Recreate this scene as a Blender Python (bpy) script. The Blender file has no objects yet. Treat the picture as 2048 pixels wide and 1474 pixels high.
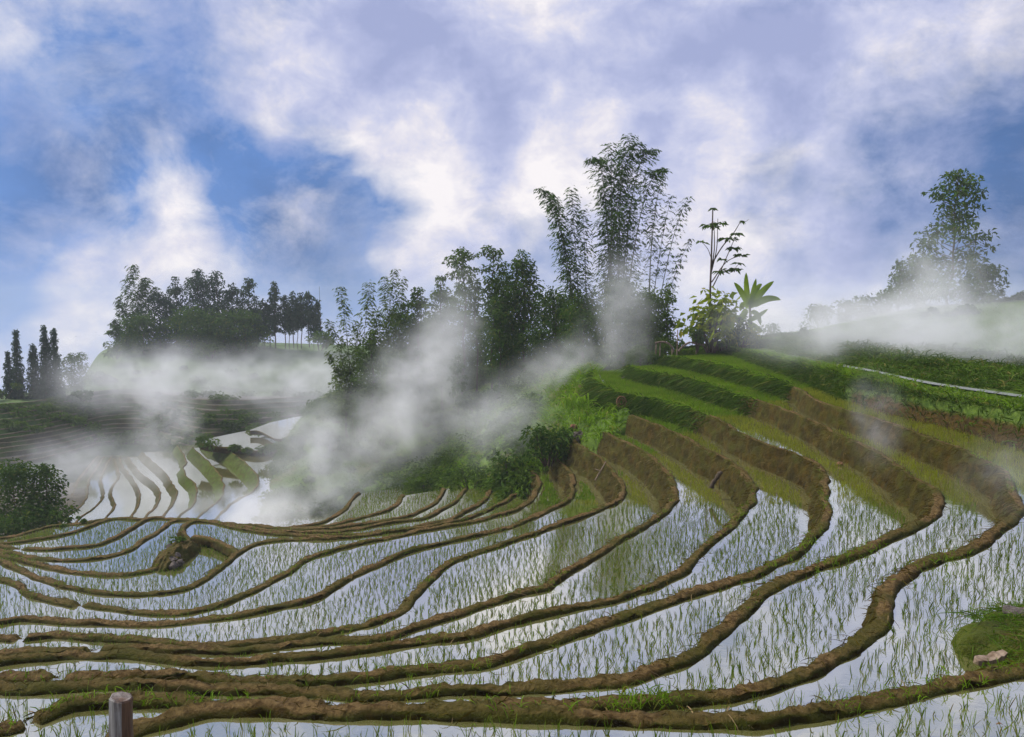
import bpy, math, random
import numpy as np
from mathutils import Vector, Matrix, noise as mnoise, geometry as mgeo

R = math.radians
scene = bpy.context.scene
COL = scene.collection
random.seed(7)

# ------------------------------------------------------------------ camera
FPX = 1593.0                       # focal length in pixels of a 2048 wide frame
HORIZON = 600.0
PITCH = math.atan((737.0 - HORIZON) / FPX)
cam_d = bpy.data.cameras.new('camera')
cam_d.sensor_width = 36.0
cam_d.lens = 36.0 * FPX / 2048.0
cam_d.clip_start = 0.1
cam_d.clip_end = 20000.0
cam = bpy.data.objects.new('camera', cam_d)
COL.objects.link(cam)
cam.location = (0, 0, 0)
cam.rotation_euler = (math.pi / 2 - PITCH, 0, 0)
scene.camera = cam
CP, SP = math.cos(PITCH), math.sin(PITCH)


def ray(px, py):
    xc = (px - 1024.0) / FPX
    yc = (737.0 - py) / FPX
    return np.array((xc, CP + yc * SP, -SP + yc * CP))


def PD(px, py, D):                 # point seen at a pixel, D metres ahead
    d = ray(px, py)
    return d * (D / d[1])


def PZ(px, py, z):                 # point seen at a pixel, on the level z
    d = ray(px, py)
    return d * (z / d[2])


def to_px(p):
    p = np.asarray(p, float)
    f = p[..., 1] * CP - p[..., 2] * SP
    u = p[..., 1] * SP + p[..., 2] * CP
    f = np.where(f < 0.05, 0.05, f)
    return 1024 + FPX * p[..., 0] / f, 737 - FPX * u / f


# ------------------------------------------------------------------ node helpers
class NT:
    def __init__(s, tree):
        s.t = tree
        s.n = tree.nodes
        s.l = tree.links
        s.n.clear()

    def add(s, typ, inputs=None, **kw):
        nd = s.n.new(typ)
        for k, v in kw.items():
            setattr(nd, k, v)
        for k, v in (inputs or {}).items():
            s.set(nd.inputs[k], v)
        return nd

    def set(s, sock, v):
        if isinstance(v, bpy.types.NodeSocket):
            s.l.new(v, sock)
        elif isinstance(v, bpy.types.Node):
            s.l.new(v.outputs[0], sock)
        else:
            sock.default_value = v

    def math(s, op, a, b=0.0, c=0.0, clamp=False):
        nd = s.add('ShaderNodeMath', operation=op, use_clamp=clamp)
        for i, v in enumerate((a, b, c)):
            s.set(nd.inputs[i], v)
        return nd.outputs[0]

    def maprange(s, v, a, b, c=0.0, d=1.0, smooth=False):
        nd = s.add('ShaderNodeMapRange', clamp=True)
        if smooth:
            nd.interpolation_type = 'SMOOTHSTEP'
        for i, x in enumerate((v, a, b, c, d)):
            s.set(nd.inputs[i], x)
        return nd.outputs[0]

    def mix(s, f, a, b):
        nd = s.add('ShaderNodeMix', data_type='RGBA')
        s.set(nd.inputs[0], f)
        for i, v in ((6, a), (7, b)):
            if isinstance(v, tuple) and len(v) == 3:
                v = v + (1.0,)
            s.set(nd.inputs[i], v)
        return nd.outputs[2]

    def noise(s, vec, scale, detail=4.0, rough=0.55, dist=0.0, dims='3D'):
        nd = s.add('ShaderNodeTexNoise', noise_dimensions=dims)
        if vec is not None:
            s.set(nd.inputs['Vector'], vec)
        nd.inputs['Scale'].default_value = scale
        nd.inputs['Detail'].default_value = detail
        nd.inputs['Roughness'].default_value = rough
        nd.inputs['Distortion'].default_value = dist
        return nd

    def vmath(s, op, a, b=None, scale=None):
        nd = s.add('ShaderNodeVectorMath', operation=op)
        s.set(nd.inputs[0], a)
        if b is not None:
            s.set(nd.inputs[1], b)
        if scale is not None:
            s.set(nd.inputs['Scale'], scale)
        return nd


# ------------------------------------------------------------------ world: sky with broken cloud
SUN_EL, SUN_AZ = R(46), R(-70)
world = bpy.data.worlds.new('World')
scene.world = world
world.use_nodes = True
w = NT(world.node_tree)
gen = w.add('ShaderNodeTexCoord').outputs['Generated']
# high valley: look up the sky a little above the horizon line so that its haze band does not turn yellow
sup = w.vmath('NORMALIZE', w.vmath('ADD', w.vmath('MULTIPLY', gen, (1.0, 1.0, 0.62)).outputs[0], (0.0, 0.0, 0.50)).outputs[0])
sky = w.add('ShaderNodeTexSky', sky_type='NISHITA')
sky.sun_disc = False
if len(sky.inputs):
    w.l.new(sup.outputs[0], sky.inputs[0])
sky.sun_elevation = SUN_EL
sky.sun_rotation = SUN_AZ
sky.altitude = 1200
sky.air_density = 1.5
sky.dust_density = 0.4
sky.ozone_density = 5.0
tint = w.add('ShaderNodeMix', data_type='RGBA', blend_type='MULTIPLY')
tint.inputs[0].default_value = 1.0
w.l.new(sky.outputs[0], tint.inputs[6])
tint.inputs[7].default_value = (0.72, 0.86, 1.08, 1.0)
bg_sky = w.add('ShaderNodeBackground', {'Color': tint.outputs[2], 'Strength': 0.10})
# warp the directions a little so that cloud masses get torn edges
wn = w.noise(gen, 3.2, 3.0, 0.55)
wv = w.vmath('SUBTRACT', wn.outputs['Color'], (0.5, 0.5, 0.5))
wv = w.vmath('SCALE', wv.outputs[0], scale=0.16)
wdir = w.vmath('NORMALIZE', w.vmath('ADD', gen, wv.outputs[0]).outputs[0]).outputs[0]


def blob_sum(blobs, base):
    tot = base
    for (px, py, rad, wt) in blobs:
        d = ray(px, py)
        d = d / np.linalg.norm(d)
        dt = w.vmath('DOT_PRODUCT', wdir, tuple(d)).outputs['Value']
        m = w.maprange(dt, math.cos(rad / FPX), 1.0, 0.0, wt, smooth=True)
        tot = w.math('ADD', tot, m)
    return tot


# openings of blue between the clouds (negative) and thick banks (positive)
cover = blob_sum([(30, 300, 260, -0.30), (240, 300, 260, -0.22), (255, 400, 170, -0.42), (40, 420, 210, -0.34), (480, 335, 300, -0.26), (490, 355, 140, -0.16),
                  (600, 420, 230, -0.46), (720, 470, 210, -0.40), (130, 520, 150, -0.12), (15, 545, 130, -0.42), (140, 60, 130, -0.26), (40, 130, 120, -0.10),
                  (330, 110, 200, -0.20), (1650, 400, 220, -0.34), (1990, 420, 260, -0.42), (1930, 290, 220, -0.16), (1050, 470, 150, -0.24),
                  (690, 560, 110, -0.14), (10, 690, 130, -0.22), (2040, 560, 140, -0.26), (960, 330, 120, -0.06),
                  (850, 240, 360, 0.34), (1100, 60, 380, 0.30), (600, 60, 320, 0.20), (520, 180, 170, 0.20), (330, 380, 130, 0.36), (440, 440, 150, 0.36),
                  (300, 500, 210, 0.30), (1250, 270, 300, 0.26), (1450, 190, 150, 0.20), (1540, 560, 380, 0.34), (850, 480, 120, 0.30),
                  (700, 520, 150, 0.20), (70, 60, 90, 0.30), (190, 205, 110, 0.26), (60, 610, 170, 0.30), (1850, 90, 360, 0.20), (1700, 220, 300, 0.14), (1430, 320, 140, 0.08), (1130, 470, 160, 0.06)], 0.54)
fib = w.vmath('MULTIPLY', gen, (1.0, 1.0, 1.35)).outputs[0]
n1 = w.noise(fib, 5.2, 11.0, 0.60, 0.25)
n2 = w.noise(fib, 13.0, 10.0, 0.62, 0.35)
det = w.math('ADD', w.math('MULTIPLY', w.math('SUBTRACT', n1.outputs['Fac'], 0.5), 1.45),
             w.math('MULTIPLY', w.math('SUBTRACT', n2.outputs['Fac'], 0.5), 0.80))
cover = w.math('ADD', cover, det)
amount = w.maprange(cover, 0.18, 0.80, 0.02, 1.0)
n4 = w.noise(fib, 7.0, 12.0, 0.64, 0.25)
n5 = w.noise(fib, 2.6, 4.0, 0.55, 0.2)
wisp = w.math('MULTIPLY', w.maprange(n4.outputs['Fac'], 0.43, 0.70), w.maprange(n5.outputs['Fac'], 0.38, 0.60, 0.05, 0.75))
amount = w.math('SUBTRACT', 1.0, w.math('MULTIPLY', w.math('SUBTRACT', 1.0, amount), w.math('SUBTRACT', 1.0, wisp)))
deep = w.maprange(cover, -0.55, 0.15, 0.70, 1.0)
w.l.new(w.math('MULTIPLY', deep, 0.104), bg_sky.inputs['Strength'])
# underside shade of the thick cloud
shade = blob_sum([(880, 160, 220, 0.50), (690, 80, 170, 0.32), (1060, 170, 240, 0.34), (1540, 140, 190, 0.42), (1330, 90, 260, 0.26), (1330, 110, 120, 0.15),
                  (560, 260, 160, 0.22), (1850, 260, 420, 0.16), (1750, 60, 330, 0.06), (1400, 240, 170, 0.14), (960, 300, 120, 0.12),
                  (1320, 330, 120, 0.16), (420, 110, 150, 0.30), (820, 280, 190, -0.45), (530, 180, 150, -0.40), (1450, 190, 110, -0.48), (1060, 20, 190, -0.45),
                  (1130, 290, 170, -0.35), (1420, 320, 110, -0.22), (1220, 180, 110, -0.10), (330, 390, 130, -0.2), (440, 440, 150, -0.2), (60, 60, 90, -0.3), (190, 205, 110, -0.3), (850, 260, 150, -0.15)], 0.38)
n3 = w.noise(fib, 5.5, 10.0, 0.60, 0.3)
n6 = w.noise(fib, 17.0, 9.0, 0.62, 0.3)
shade = w.math('ADD', shade, w.math('MULTIPLY', w.math('SUBTRACT', n3.outputs['Fac'], 0.5), 1.5))
shade = w.math('ADD', shade, w.math('MULTIPLY', w.math('SUBTRACT', n6.outputs['Fac'], 0.5), 1.25))
ramp = w.add('ShaderNodeValToRGB', {0: shade})
el = ramp.color_ramp.elements
el[0].position, el[0].color = 0.0, (0.97, 0.93, 0.95, 1)
el[1].position, el[1].color = 1.0, (0.37, 0.42, 0.67, 1)
for ps, cl in ((0.22, (0.80, 0.78, 0.87, 1)), (0.45, (0.61, 0.635, 0.83, 1)), (0.72, (0.46, 0.505, 0.75, 1))):
    e = el.new(ps)
    e.color = cl
ccol = ramp.outputs[0]
bg_cl = w.add('ShaderNodeBackground', {'Color': ccol, 'Strength': 1.0})
mixs = w.add('ShaderNodeMixShader', {0: amount, 1: bg_sky.outputs[0], 2: bg_cl.outputs[0]})
w.add('ShaderNodeOutputWorld', {'Surface': mixs.outputs[0]})

# ------------------------------------------------------------------ sun, soft behind the cloud
sun_d = bpy.data.lights.new('sun', 'SUN')
sun_d.energy = 4.2
sun_d.angle = R(10)
sun_d.color = (1.0, 0.95, 0.86)
sun = bpy.data.objects.new('sun', sun_d)
COL.objects.link(sun)
sv = Vector((math.sin(SUN_AZ) * math.cos(SUN_EL), math.cos(SUN_AZ) * math.cos(SUN_EL), math.sin(SUN_EL)))
sun.rotation_euler = (-sv).to_track_quat('-Z', 'Y').to_euler()

# ------------------------------------------------------------------ exposure, sampling
vs = scene.view_settings
vs.view_transform = 'Standard'
vs.look = 'None'
vs.exposure = 0.0
vs.gamma = 1.0
vs.use_curve_mapping = False
cy = scene.cycles
cy.use_denoising = True
cy.use_adaptive_sampling = True
cy.adaptive_threshold = 0.02
cy.max_bounces = 12
cy.diffuse_bounces = 2
cy.glossy_bounces = 3
cy.transmission_bounces = 3
cy.volume_bounces = 10
cy.transparent_max_bounces = 6
cy.volume_step_rate = 1.2
cy.volume_max_steps = 96
cy.caustics_reflective = False
cy.caustics_refractive = False
cy.sample_clamp_indirect = 4.0


# ------------------------------------------------------------------ materials
def material(name):
    m = bpy.data.materials.new(name)
    m.use_nodes = True
    return m, NT(m.node_tree)


def surf(t, shader, volume=None):
    t.add('ShaderNodeOutputMaterial', {'Surface': shader})


def principled(t, color, rough=0.8, normal=None, spec=0.3, **kw):
    ins = {'Base Color': color if not (isinstance(color, tuple) and len(color) == 3) else color + (1,), 'Roughness': rough, 'Specular IOR Level': spec}
    if normal is not None:
        ins['Normal'] = normal
    ins.update(kw)
    return t.add('ShaderNodeBsdfPrincipled', ins).outputs[0]


def bump(t, height, strength=0.5, dist=0.05):
    return t.add('ShaderNodeBump', {'Height': height, 'Strength': strength, 'Distance': dist}).outputs[0]


def pos(t):
    return t.add('ShaderNodeNewGeometry').outputs['Position']


def mat_bank():
    m, t = material('earth_bank')
    p = pos(t)
    g = t.add('ShaderNodeNewGeometry')
    nz = t.add('ShaderNodeSeparateXYZ', {0: g.outputs['Normal']}).outputs[2]
    a = t.noise(p, 2.2, 7, 0.62)
    b = t.noise(p, 0.55, 5, 0.6, 0.5)
    c = t.noise(p, 9.0, 6, 0.65)
    d = t.noise(p, 26.0, 4, 0.7)
    soil = t.mix(t.maprange(a.outputs[0], 0.36, 0.66), (0.026, 0.014, 0.002), (0.125, 0.068, 0.008))
    soil = t.mix(t.maprange(d.outputs[0], 0.45, 0.70, 0.0, 0.6), soil, (0.015, 0.010, 0.004))
    mossm = t.maprange(t.math('ADD', b.outputs[0], t.math('MULTIPLY', c.outputs[0], 0.35)), 0.44, 0.68)
    mossm = t.math('MULTIPLY', mossm, t.maprange(nz, 0.10, 0.55, 0.30, 1.0))
    face = t.mix(t.math('MULTIPLY', mossm, 0.85), soil, t.mix(d.outputs[0], (0.024, 0.032, 0.002), (0.092, 0.100, 0.006)))
    tan = t.mix(t.maprange(c.outputs[0], 0.38, 0.62), (0.070, 0.040, 0.010), (0.200, 0.130, 0.048))
    topm = t.math('MULTIPLY', t.maprange(nz, 0.60, 0.95), t.maprange(b.outputs[0], 0.70, 0.42))
    col = t.mix(topm, face, tan)
    stv = t.noise(t.vmath('MULTIPLY', p, (1.0, 1.0, 0.22)).outputs[0], 3.4, 5, 0.65)
    strk = t.math('MULTIPLY', t.maprange(stv.outputs[0], 0.44, 0.62), t.maprange(nz, 0.75, 0.25))
    col = t.mix(t.math('MULTIPLY', strk, 0.8), col, t.mix(a.outputs[0], (0.020, 0.012, 0.003), (0.050, 0.046, 0.004)))
    gr = t.add('ShaderNodeAttribute', attribute_name='grassy').outputs['Fac']
    grm = t.maprange(t.math('ADD', gr, t.math('MULTIPLY', t.math('SUBTRACT', a.outputs[0], 0.5), 0.9)), 0.35, 0.65)
    col = t.mix(grm, col, t.mix(a.outputs[0], (0.03, 0.07, 0.004), (0.10, 0.19, 0.010)))
    surf(t, principled(t, col, 0.85, bump(t, t.math('ADD', t.math('MULTIPLY', d.outputs[0], 0.5), t.math('ADD', c.outputs[0], a.outputs[0])), 1.0, 0.10), 0.15))
    return m


def mat_water():
    m, t = material('paddy_water')
    p = pos(t)
    rp = t.noise(p, 2.6, 3, 0.5)
    big = t.noise(p, 0.22, 3, 0.5)
    nrm = bump(t, t.math('ADD', rp.outputs[0], t.math('MULTIPLY', t.noise(p, 11.0, 3, 0.6).outputs[0], 0.35)), 0.09, 0.02)
    mud = t.mix(big.outputs[0], (0.16, 0.16, 0.040), (0.26, 0.245, 0.085))
    d = t.add('ShaderNodeBsdfDiffuse', {'Color': mud})
    gl = t.add('ShaderNodeBsdfGlossy', {'Color': (0.93, 0.95, 0.97, 1), 'Roughness': 0.035, 'Normal': nrm})
    fr = t.add('ShaderNodeFresnel', {'IOR': 1.9, 'Normal': nrm})
    k = t.maprange(fr.outputs[0], 0.08, 0.5, 0.58, 0.88)
    mx = t.add('ShaderNodeMixShader', {0: k, 1: d.outputs[0], 2: gl.outputs[0]})
    surf(t, mx.outputs[0])
    return m


def mat_leaf(name, dark, light, trans=0.3, clump=0.35, rough=0.6, tip=None, spec=0.06):
    m, t = material(name)
    g = t.add('ShaderNodeNewGeometry')
    rnd = g.outputs['Random Per Island']
    n = t.noise(g.outputs['Position'], clump, 3, 0.6)
    f = t.math('ADD', t.math('MULTIPLY', rnd, 0.55), t.maprange(n.outputs[0], 0.33, 0.68, 0.0, 0.55))
    col = t.mix(f, dark, light)
    if tip:
        col = t.mix(t.maprange(rnd, 0.86, 0.93), col, tip)
    p = principled(t, col, rough, None, spec)
    tr = t.add('ShaderNodeBsdfTranslucent', {'Color': t.mix(0.5, col, light)})
    mx = t.add('ShaderNodeMixShader', {0: trans, 1: p, 2: tr.outputs[0]})
    surf(t, mx.outputs[0])
    return m


def mat_ground(name, dark, light, scale=0.4, third=None):
    m, t = material(name)
    p = pos(t)
    a = t.noise(p, scale, 6, 0.62, 0.3)
    b = t.noise(p, scale * 7, 5, 0.65)
    c = t.mix(t.maprange(t.math('ADD', a.outputs[0], t.math('MULTIPLY', b.outputs[0], 0.5)), 0.55, 0.95), dark, light)
    if third:
        c = t.mix(t.maprange(t.noise(p, scale * 0.6, 4, 0.6).outputs[0], 0.52, 0.66), c, third)
    surf(t, principled(t, c, 0.9, bump(t, b.outputs[0], 0.8, 0.15), 0.2))
    return m


def mat_bark(name, a, b, scale=6.0):
    m, t = material(name)
    o = t.add('ShaderNodeTexCoord').outputs['Object']
    st = t.vmath('MULTIPLY', o, (1, 1, 0.18)).outputs[0]
    n = t.noise(st, scale, 6, 0.65)
    surf(t, principled(t, t.mix(t.maprange(n.outputs[0], 0.35, 0.65), a, b), 0.85, bump(t, n.outputs[0], 0.7, 0.03), 0.25))
    return m


M_BANK = mat_bank()


def mat_sky_sheen():  # pale diffuse colour painted in place of the reflected sky
    m, t = material('water_painted_sky_sheen')
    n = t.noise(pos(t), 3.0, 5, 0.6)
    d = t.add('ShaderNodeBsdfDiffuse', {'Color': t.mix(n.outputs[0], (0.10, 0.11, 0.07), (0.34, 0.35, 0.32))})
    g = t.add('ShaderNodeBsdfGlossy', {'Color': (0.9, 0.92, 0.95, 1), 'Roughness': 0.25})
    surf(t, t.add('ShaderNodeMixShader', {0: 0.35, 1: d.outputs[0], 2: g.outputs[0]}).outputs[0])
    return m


M_SKY_SHEEN = mat_sky_sheen()
M_WATER = mat_water()
M_RICE = mat_leaf('rice_leaf', (0.036, 0.075, 0.006), (0.19, 0.30, 0.015), 0.32, 0.6, 0.5, tip=(0.17, 0.13, 0.04))
M_GRASS = mat_leaf('grass_blade', (0.05, 0.11, 0.006), (0.22, 0.38, 0.016), 0.35, 0.30, 0.55, tip=(0.26, 0.24, 0.05))
M_GRASSD = mat_leaf('bank_grass_dark', (0.030, 0.074, 0.006), (0.155, 0.27, 0.018), 0.3, 0.3, 0.55, tip=(0.17, 0.15, 0.05))
M_FACE_SHADE = mat_leaf('shaded_face_grass', (0.016, 0.042, 0.004), (0.082, 0.150, 0.010), 0.2, 0.3, 0.6, tip=(0.16, 0.16, 0.03))  # darker grass copy for step faces, their shade painted into the colour
M_RANK = mat_leaf('rank_grass', (0.020, 0.050, 0.005), (0.115, 0.20, 0.014), 0.25, 0.3, 0.6, tip=(0.18, 0.17, 0.04))
M_BAMBOO = mat_leaf('bamboo_leaf', (0.016, 0.048, 0.009), (0.095, 0.175, 0.026), 0.30, 0.25)
M_BAMBOO_L = mat_leaf('bamboo_leaf_pale', (0.035, 0.075, 0.014), (0.15, 0.215, 0.04), 0.32, 0.25)
M_DARK = mat_leaf('leaf_dark_green', (0.014, 0.044, 0.008), (0.090, 0.170, 0.020), 0.30, 0.28, tip=(0.13, 0.16, 0.02))
M_MID = mat_leaf('leaf_mid_green', (0.024, 0.062, 0.008), (0.115, 0.190, 0.020), 0.30, 0.28)
M_BRIGHT = mat_leaf('leaf_bright_green', (0.055, 0.105, 0.006), (0.28, 0.35, 0.018), 0.5, 0.5, tip=(0.40, 0.36, 0.03))
M_CONIFER = mat_leaf('conifer_needle', (0.014, 0.042, 0.022), (0.062, 0.115, 0.050), 0.2, 0.3)
M_BIGLEAF = mat_leaf('banana_leaf', (0.09, 0.18, 0.01), (0.30, 0.42, 0.025), 0.55, 0.8, 0.4)
M_HILLG = mat_ground('hillside_grass', (0.030, 0.060, 0.010), (0.105, 0.155, 0.030), 0.22, (0.10, 0.085, 0.03))
M_SLOPE = mat_ground('slope_grass', (0.025, 0.055, 0.006), (0.11, 0.18, 0.018), 0.3, (0.10, 0.09, 0.02))
M_MUDSTEP = mat_ground('wet_mud', (0.050, 0.045, 0.028), (0.125, 0.11, 0.075), 0.5)
M_VALLEY = mat_ground('valley_green', (0.035, 0.06, 0.02), (0.09, 0.13, 0.045), 0.01)
M_BARK = mat_bark('bark_brown', (0.035, 0.024, 0.015), (0.13, 0.095, 0.060))
M_PALEBARK = mat_bark('bark_grey', (0.10, 0.09, 0.075), (0.27, 0.25, 0.21))
M_CULM = mat_bark('bamboo_culm', (0.05, 0.065, 0.02), (0.13, 0.14, 0.05), 3.0)
M_MOSSY = mat_ground('mossy_soil', (0.020, 0.024, 0.003), (0.085, 0.105, 0.008), 1.6, (0.070, 0.042, 0.010))
M_CLAY = mat_ground('red_clay', (0.12, 0.062, 0.028), (0.30, 0.165, 0.085), 1.6, (0.10, 0.085, 0.02))
M_ROCK = mat_ground('rock', (0.05, 0.042, 0.036), (0.24, 0.20, 0.17), 2.5)
M_REDROCK = mat_ground('red_rock', (0.10, 0.040, 0.022), (0.34, 0.17, 0.10), 3.0)
M_WOOD = mat_bark('weathered_wood', (0.10, 0.062, 0.035), (0.33, 0.25, 0.18), 9.0)


def mat_post():
    m, t = material('split_post_wood')
    o = t.add('ShaderNodeTexCoord').outputs['Object']
    st = t.vmath('MULTIPLY', o, (1, 1, 0.05)).outputs[0]
    n = t.noise(st, 24, 6, 0.7)
    n2 = t.noise(o, 5, 4, 0.6)
    x = t.add('ShaderNodeSeparateXYZ', {0: t.add('ShaderNodeNewGeometry').outputs['Normal']}).outputs[0]
    bark = t.mix(t.maprange(n.outputs[0], 0.38, 0.62), (0.035, 0.014, 0.006), (0.15, 0.075, 0.035))
    grey = t.mix(t.maprange(n.outputs[0], 0.38, 0.62), (0.12, 0.10, 0.085), (0.36, 0.34, 0.31))
    f = t.maprange(t.math('ADD', x, t.math('MULTIPLY', t.math('SUBTRACT', n2.outputs[0], 0.5), 0.9)), 0.0, 0.35)
    surf(t, principled(t, t.mix(f, grey, bark), 0.6, bump(t, n.outputs[0], 0.9, 0.01), 0.45))
    return m


M_POST = mat_post()


def mat_mist(name, dens, nscale, lo, hi, soft=1.0):
    m, t = material(name)
    o = t.add('ShaderNodeTexCoord').outputs['Object']
    ln = t.vmath('LENGTH', o).outputs['Value']
    fall = t.math('POWER', t.maprange(ln, 1.0, 0.0, 0.0, 1.0, smooth=True), 1.2)
    n = t.noise(pos(t), nscale, 3, 0.6, 0.6)
    n2 = t.noise(t.vmath('MULTIPLY', pos(t), (1.0, 1.0, 1.5)).outputs[0], nscale * 3.2, 3, 0.6, 0.4)
    nn = t.math('ADD', t.math('MULTIPLY', n.outputs[0], 0.68), t.math('MULTIPLY', n2.outputs[0], 0.32))
    k = t.math('POWER', t.maprange(nn, lo, hi, 0.0, 1.5), 1.6)
    d = t.math('MULTIPLY', t.math('MULTIPLY', fall, k), dens)
    v = t.add('ShaderNodeVolumePrincipled', {'Color': (0.996, 0.997, 1.0, 1), 'Density': d, 'Anisotropy': 0.0})
    t.add('ShaderNodeOutputMaterial', {'Volume': v.outputs[0]})
    return m


# ------------------------------------------------------------------ object helpers
def tag(o, label=None, cat=None, group=None, kind=None):
    if label:
        o['label'] = label
    if cat:
        o['category'] = cat
    if group:
        o['group'] = group
    if kind:
        o['kind'] = kind
    return o


def link(name, me, mat=None, parent=None, loc=None):
    o = bpy.data.objects.new(name, me)
    COL.objects.link(o)
    if mat is not None and me is not None and len(me.materials) == 0:
        me.materials.append(mat)
    if parent is not None:
        o.parent = parent
    if loc is not None:
        o.location = tuple(loc)
    return o


def empty(name, loc, label, cat, group=None):
    o = bpy.data.objects.new(name, None)
    COL.objects.link(o)
    o.location = tuple(loc)
    o.empty_display_size = 0.3
    return tag(o, label, cat, group)


def mesh_np(name, V, F, smooth=False):
    """V (n,3); F (m,k) uniform polygons"""
    V = np.ascontiguousarray(V, dtype=np.float32)
    F = np.ascontiguousarray(F, dtype=np.int32)
    me = bpy.data.meshes.new(name)
    m, k = F.shape
    me.vertices.add(len(V))
    me.vertices.foreach_set('co', V.ravel())
    me.loops.add(m * k)
    me.loops.foreach_set('vertex_index', F.ravel())
    me.polygons.add(m)
    me.polygons.foreach_set('loop_start', np.arange(0, m * k, k, dtype=np.int32))
    me.polygons.foreach_set('loop_total', np.full(m, k, dtype=np.int32))
    me.polygons.foreach_set('use_smooth', np.full(m, smooth))
    me.update(calc_edges=True)
    return me


class TubeSet:
    def __init__(s):
        s.V, s.F, s.n = [], [], 0

    def tube(s, pts, radii, seg=6, cap=True):
        pts = np.asarray(pts, float)
        radii = np.broadcast_to(np.asarray(radii, float), (len(pts),))
        tg = np.gradient(pts, axis=0)
        tg /= np.linalg.norm(tg, axis=1)[:, None] + 1e-9
        ref = np.array((1.0, 0.02, 0.05)) if abs(tg[0][0]) < 0.8 else np.array((0.0, 1.0, 0.05))
        a = np.cross(tg, ref)
        a /= np.linalg.norm(a, axis=1)[:, None] + 1e-9
        b = np.cross(tg, a)
        ang = np.arange(seg) * 2 * math.pi / seg
        ring = pts[:, None, :] + radii[:, None, None] * (np.cos(ang)[None, :, None] * a[:, None, :] + np.sin(ang)[None, :, None] * b[:, None, :])
        V = ring.reshape(-1, 3)
        n = len(pts)
        i = np.arange(n - 1)[:, None] * seg
        j = np.arange(seg)[None, :]
        j2 = (j + 1) % seg
        F = np.stack([i + j, i + j2, i + seg + j2, i + seg + j], -1).reshape(-1, 4)
        if cap:
            V = np.vstack([V, pts[-1] + tg[-1] * radii[-1] * 0.4])
            e = (n - 1) * seg
            F = np.vstack([F, np.array([[e + q, e + (q + 1) % seg, n * seg, n * seg] for q in range(seg)])])
        s.V.append(V)
        s.F.append(F + s.n)
        s.n += len(V)

    def mesh(s, name):
        V = np.vstack(s.V)
        F = np.vstack(s.F)
        me = bpy.data.meshes.new(name)
        faces = [tuple(f) if f[2] != f[3] else tuple(f[:3]) for f in F.tolist()]
        me.from_pydata(V.tolist(), [], faces)
        me.polygons.foreach_set('use_smooth', [True] * len(me.polygons))
        me.update()
        return me


RNG = np.random.default_rng(11)


def leaf_mesh(name, C, size, aspect=0.45, droop=0.25, up=0.5, dirs=None, rng=None, fold=0.12):
    """one four-cornered pointed leaf per centre"""
    rng = rng or RNG
    n = len(C)
    d = rng.normal(size=(n, 3)) if dirs is None else dirs + rng.normal(size=(n, 3)) * 0.25
    d[:, 2] -= droop
    d /= np.linalg.norm(d, axis=1)[:, None] + 1e-9
    nr = rng.normal(size=(n, 3))
    nr[:, 2] += up * 3
    s = np.cross(d, nr)
    s /= np.linalg.norm(s, axis=1)[:, None] + 1e-9
    nn = np.cross(s, d)
    L = size * rng.uniform(0.6, 1.35, n)[:, None]
    W = L * aspect * rng.uniform(0.75, 1.2, n)[:, None]
    a = C - d * L * 0.5
    b = C + s * W * 0.5 + nn * L * fold
    c = C + d * L * 0.5 - np.array((0, 0, 1)) * L * 0.12
    e = C - s * W * 0.5 + nn * L * fold
    V = np.stack([a, b, c, e], 1).reshape(-1, 3)
    F = np.arange(n * 4).reshape(-1, 4)
    return mesh_np(name, V, F)


def blade_mesh(name, P, D, L, W, droop):
    """curved three segment grass blades: roots P, directions D (unit), lengths L, widths W"""
    n = len(P)
    D = D / (np.linalg.norm(D, axis=1)[:, None] + 1e-9)
    side = np.cross(D, RNG.normal(size=(n, 3)) * 0.6 + np.array((0, 1.0, 0.1)))
    side /= np.linalg.norm(side, axis=1)[:, None] + 1e-9
    hd = D.copy()
    hd[:, 2] = 0
    hd += RNG.normal(size=(n, 3)) * np.array((0.35, 0.35, 0))
    g = np.array((0, 0, -1.0))
    L = np.asarray(L)[:, None]
    W = np.asarray(W)[:, None]
    dr = np.asarray(droop)[:, None] if np.ndim(droop) else droop
    p0 = P
    p1 = P + D * L * 0.45 + hd * L * 0.05 * dr + g * L * 0.04 * dr
    p2 = P + D * L * 0.80 + hd * L * 0.20 * dr + g * L * 0.22 * dr
    p3 = P + D * L * 1.0 + hd * L * 0.42 * dr + g * L * 0.50 * dr
    V = np.stack([p0 - side * W * 0.4, p0 + side * W * 0.4, p1 - side * W * 0.5, p1 + side * W * 0.5,
                  p2 - side * W * 0.33, p2 + side * W * 0.33, p3], 1).reshape(-1, 3)
    b = np.arange(n)[:, None] * 7
    T = np.concatenate([b + np.array([[0, 1, 3]]), b + np.array([[0, 3, 2]]), b + np.array([[2, 3, 5]]), b + np.array([[2, 5, 4]]), b + np.array([[4, 5, 6]])], 0)
    return mesh_np(name, V, T)


def fbm(p, s=1.0, o=4):
    return mnoise.fractal(Vector((p[0] * s, p[1] * s, p[2] * s)), 1.0, 2.0, o)


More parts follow.
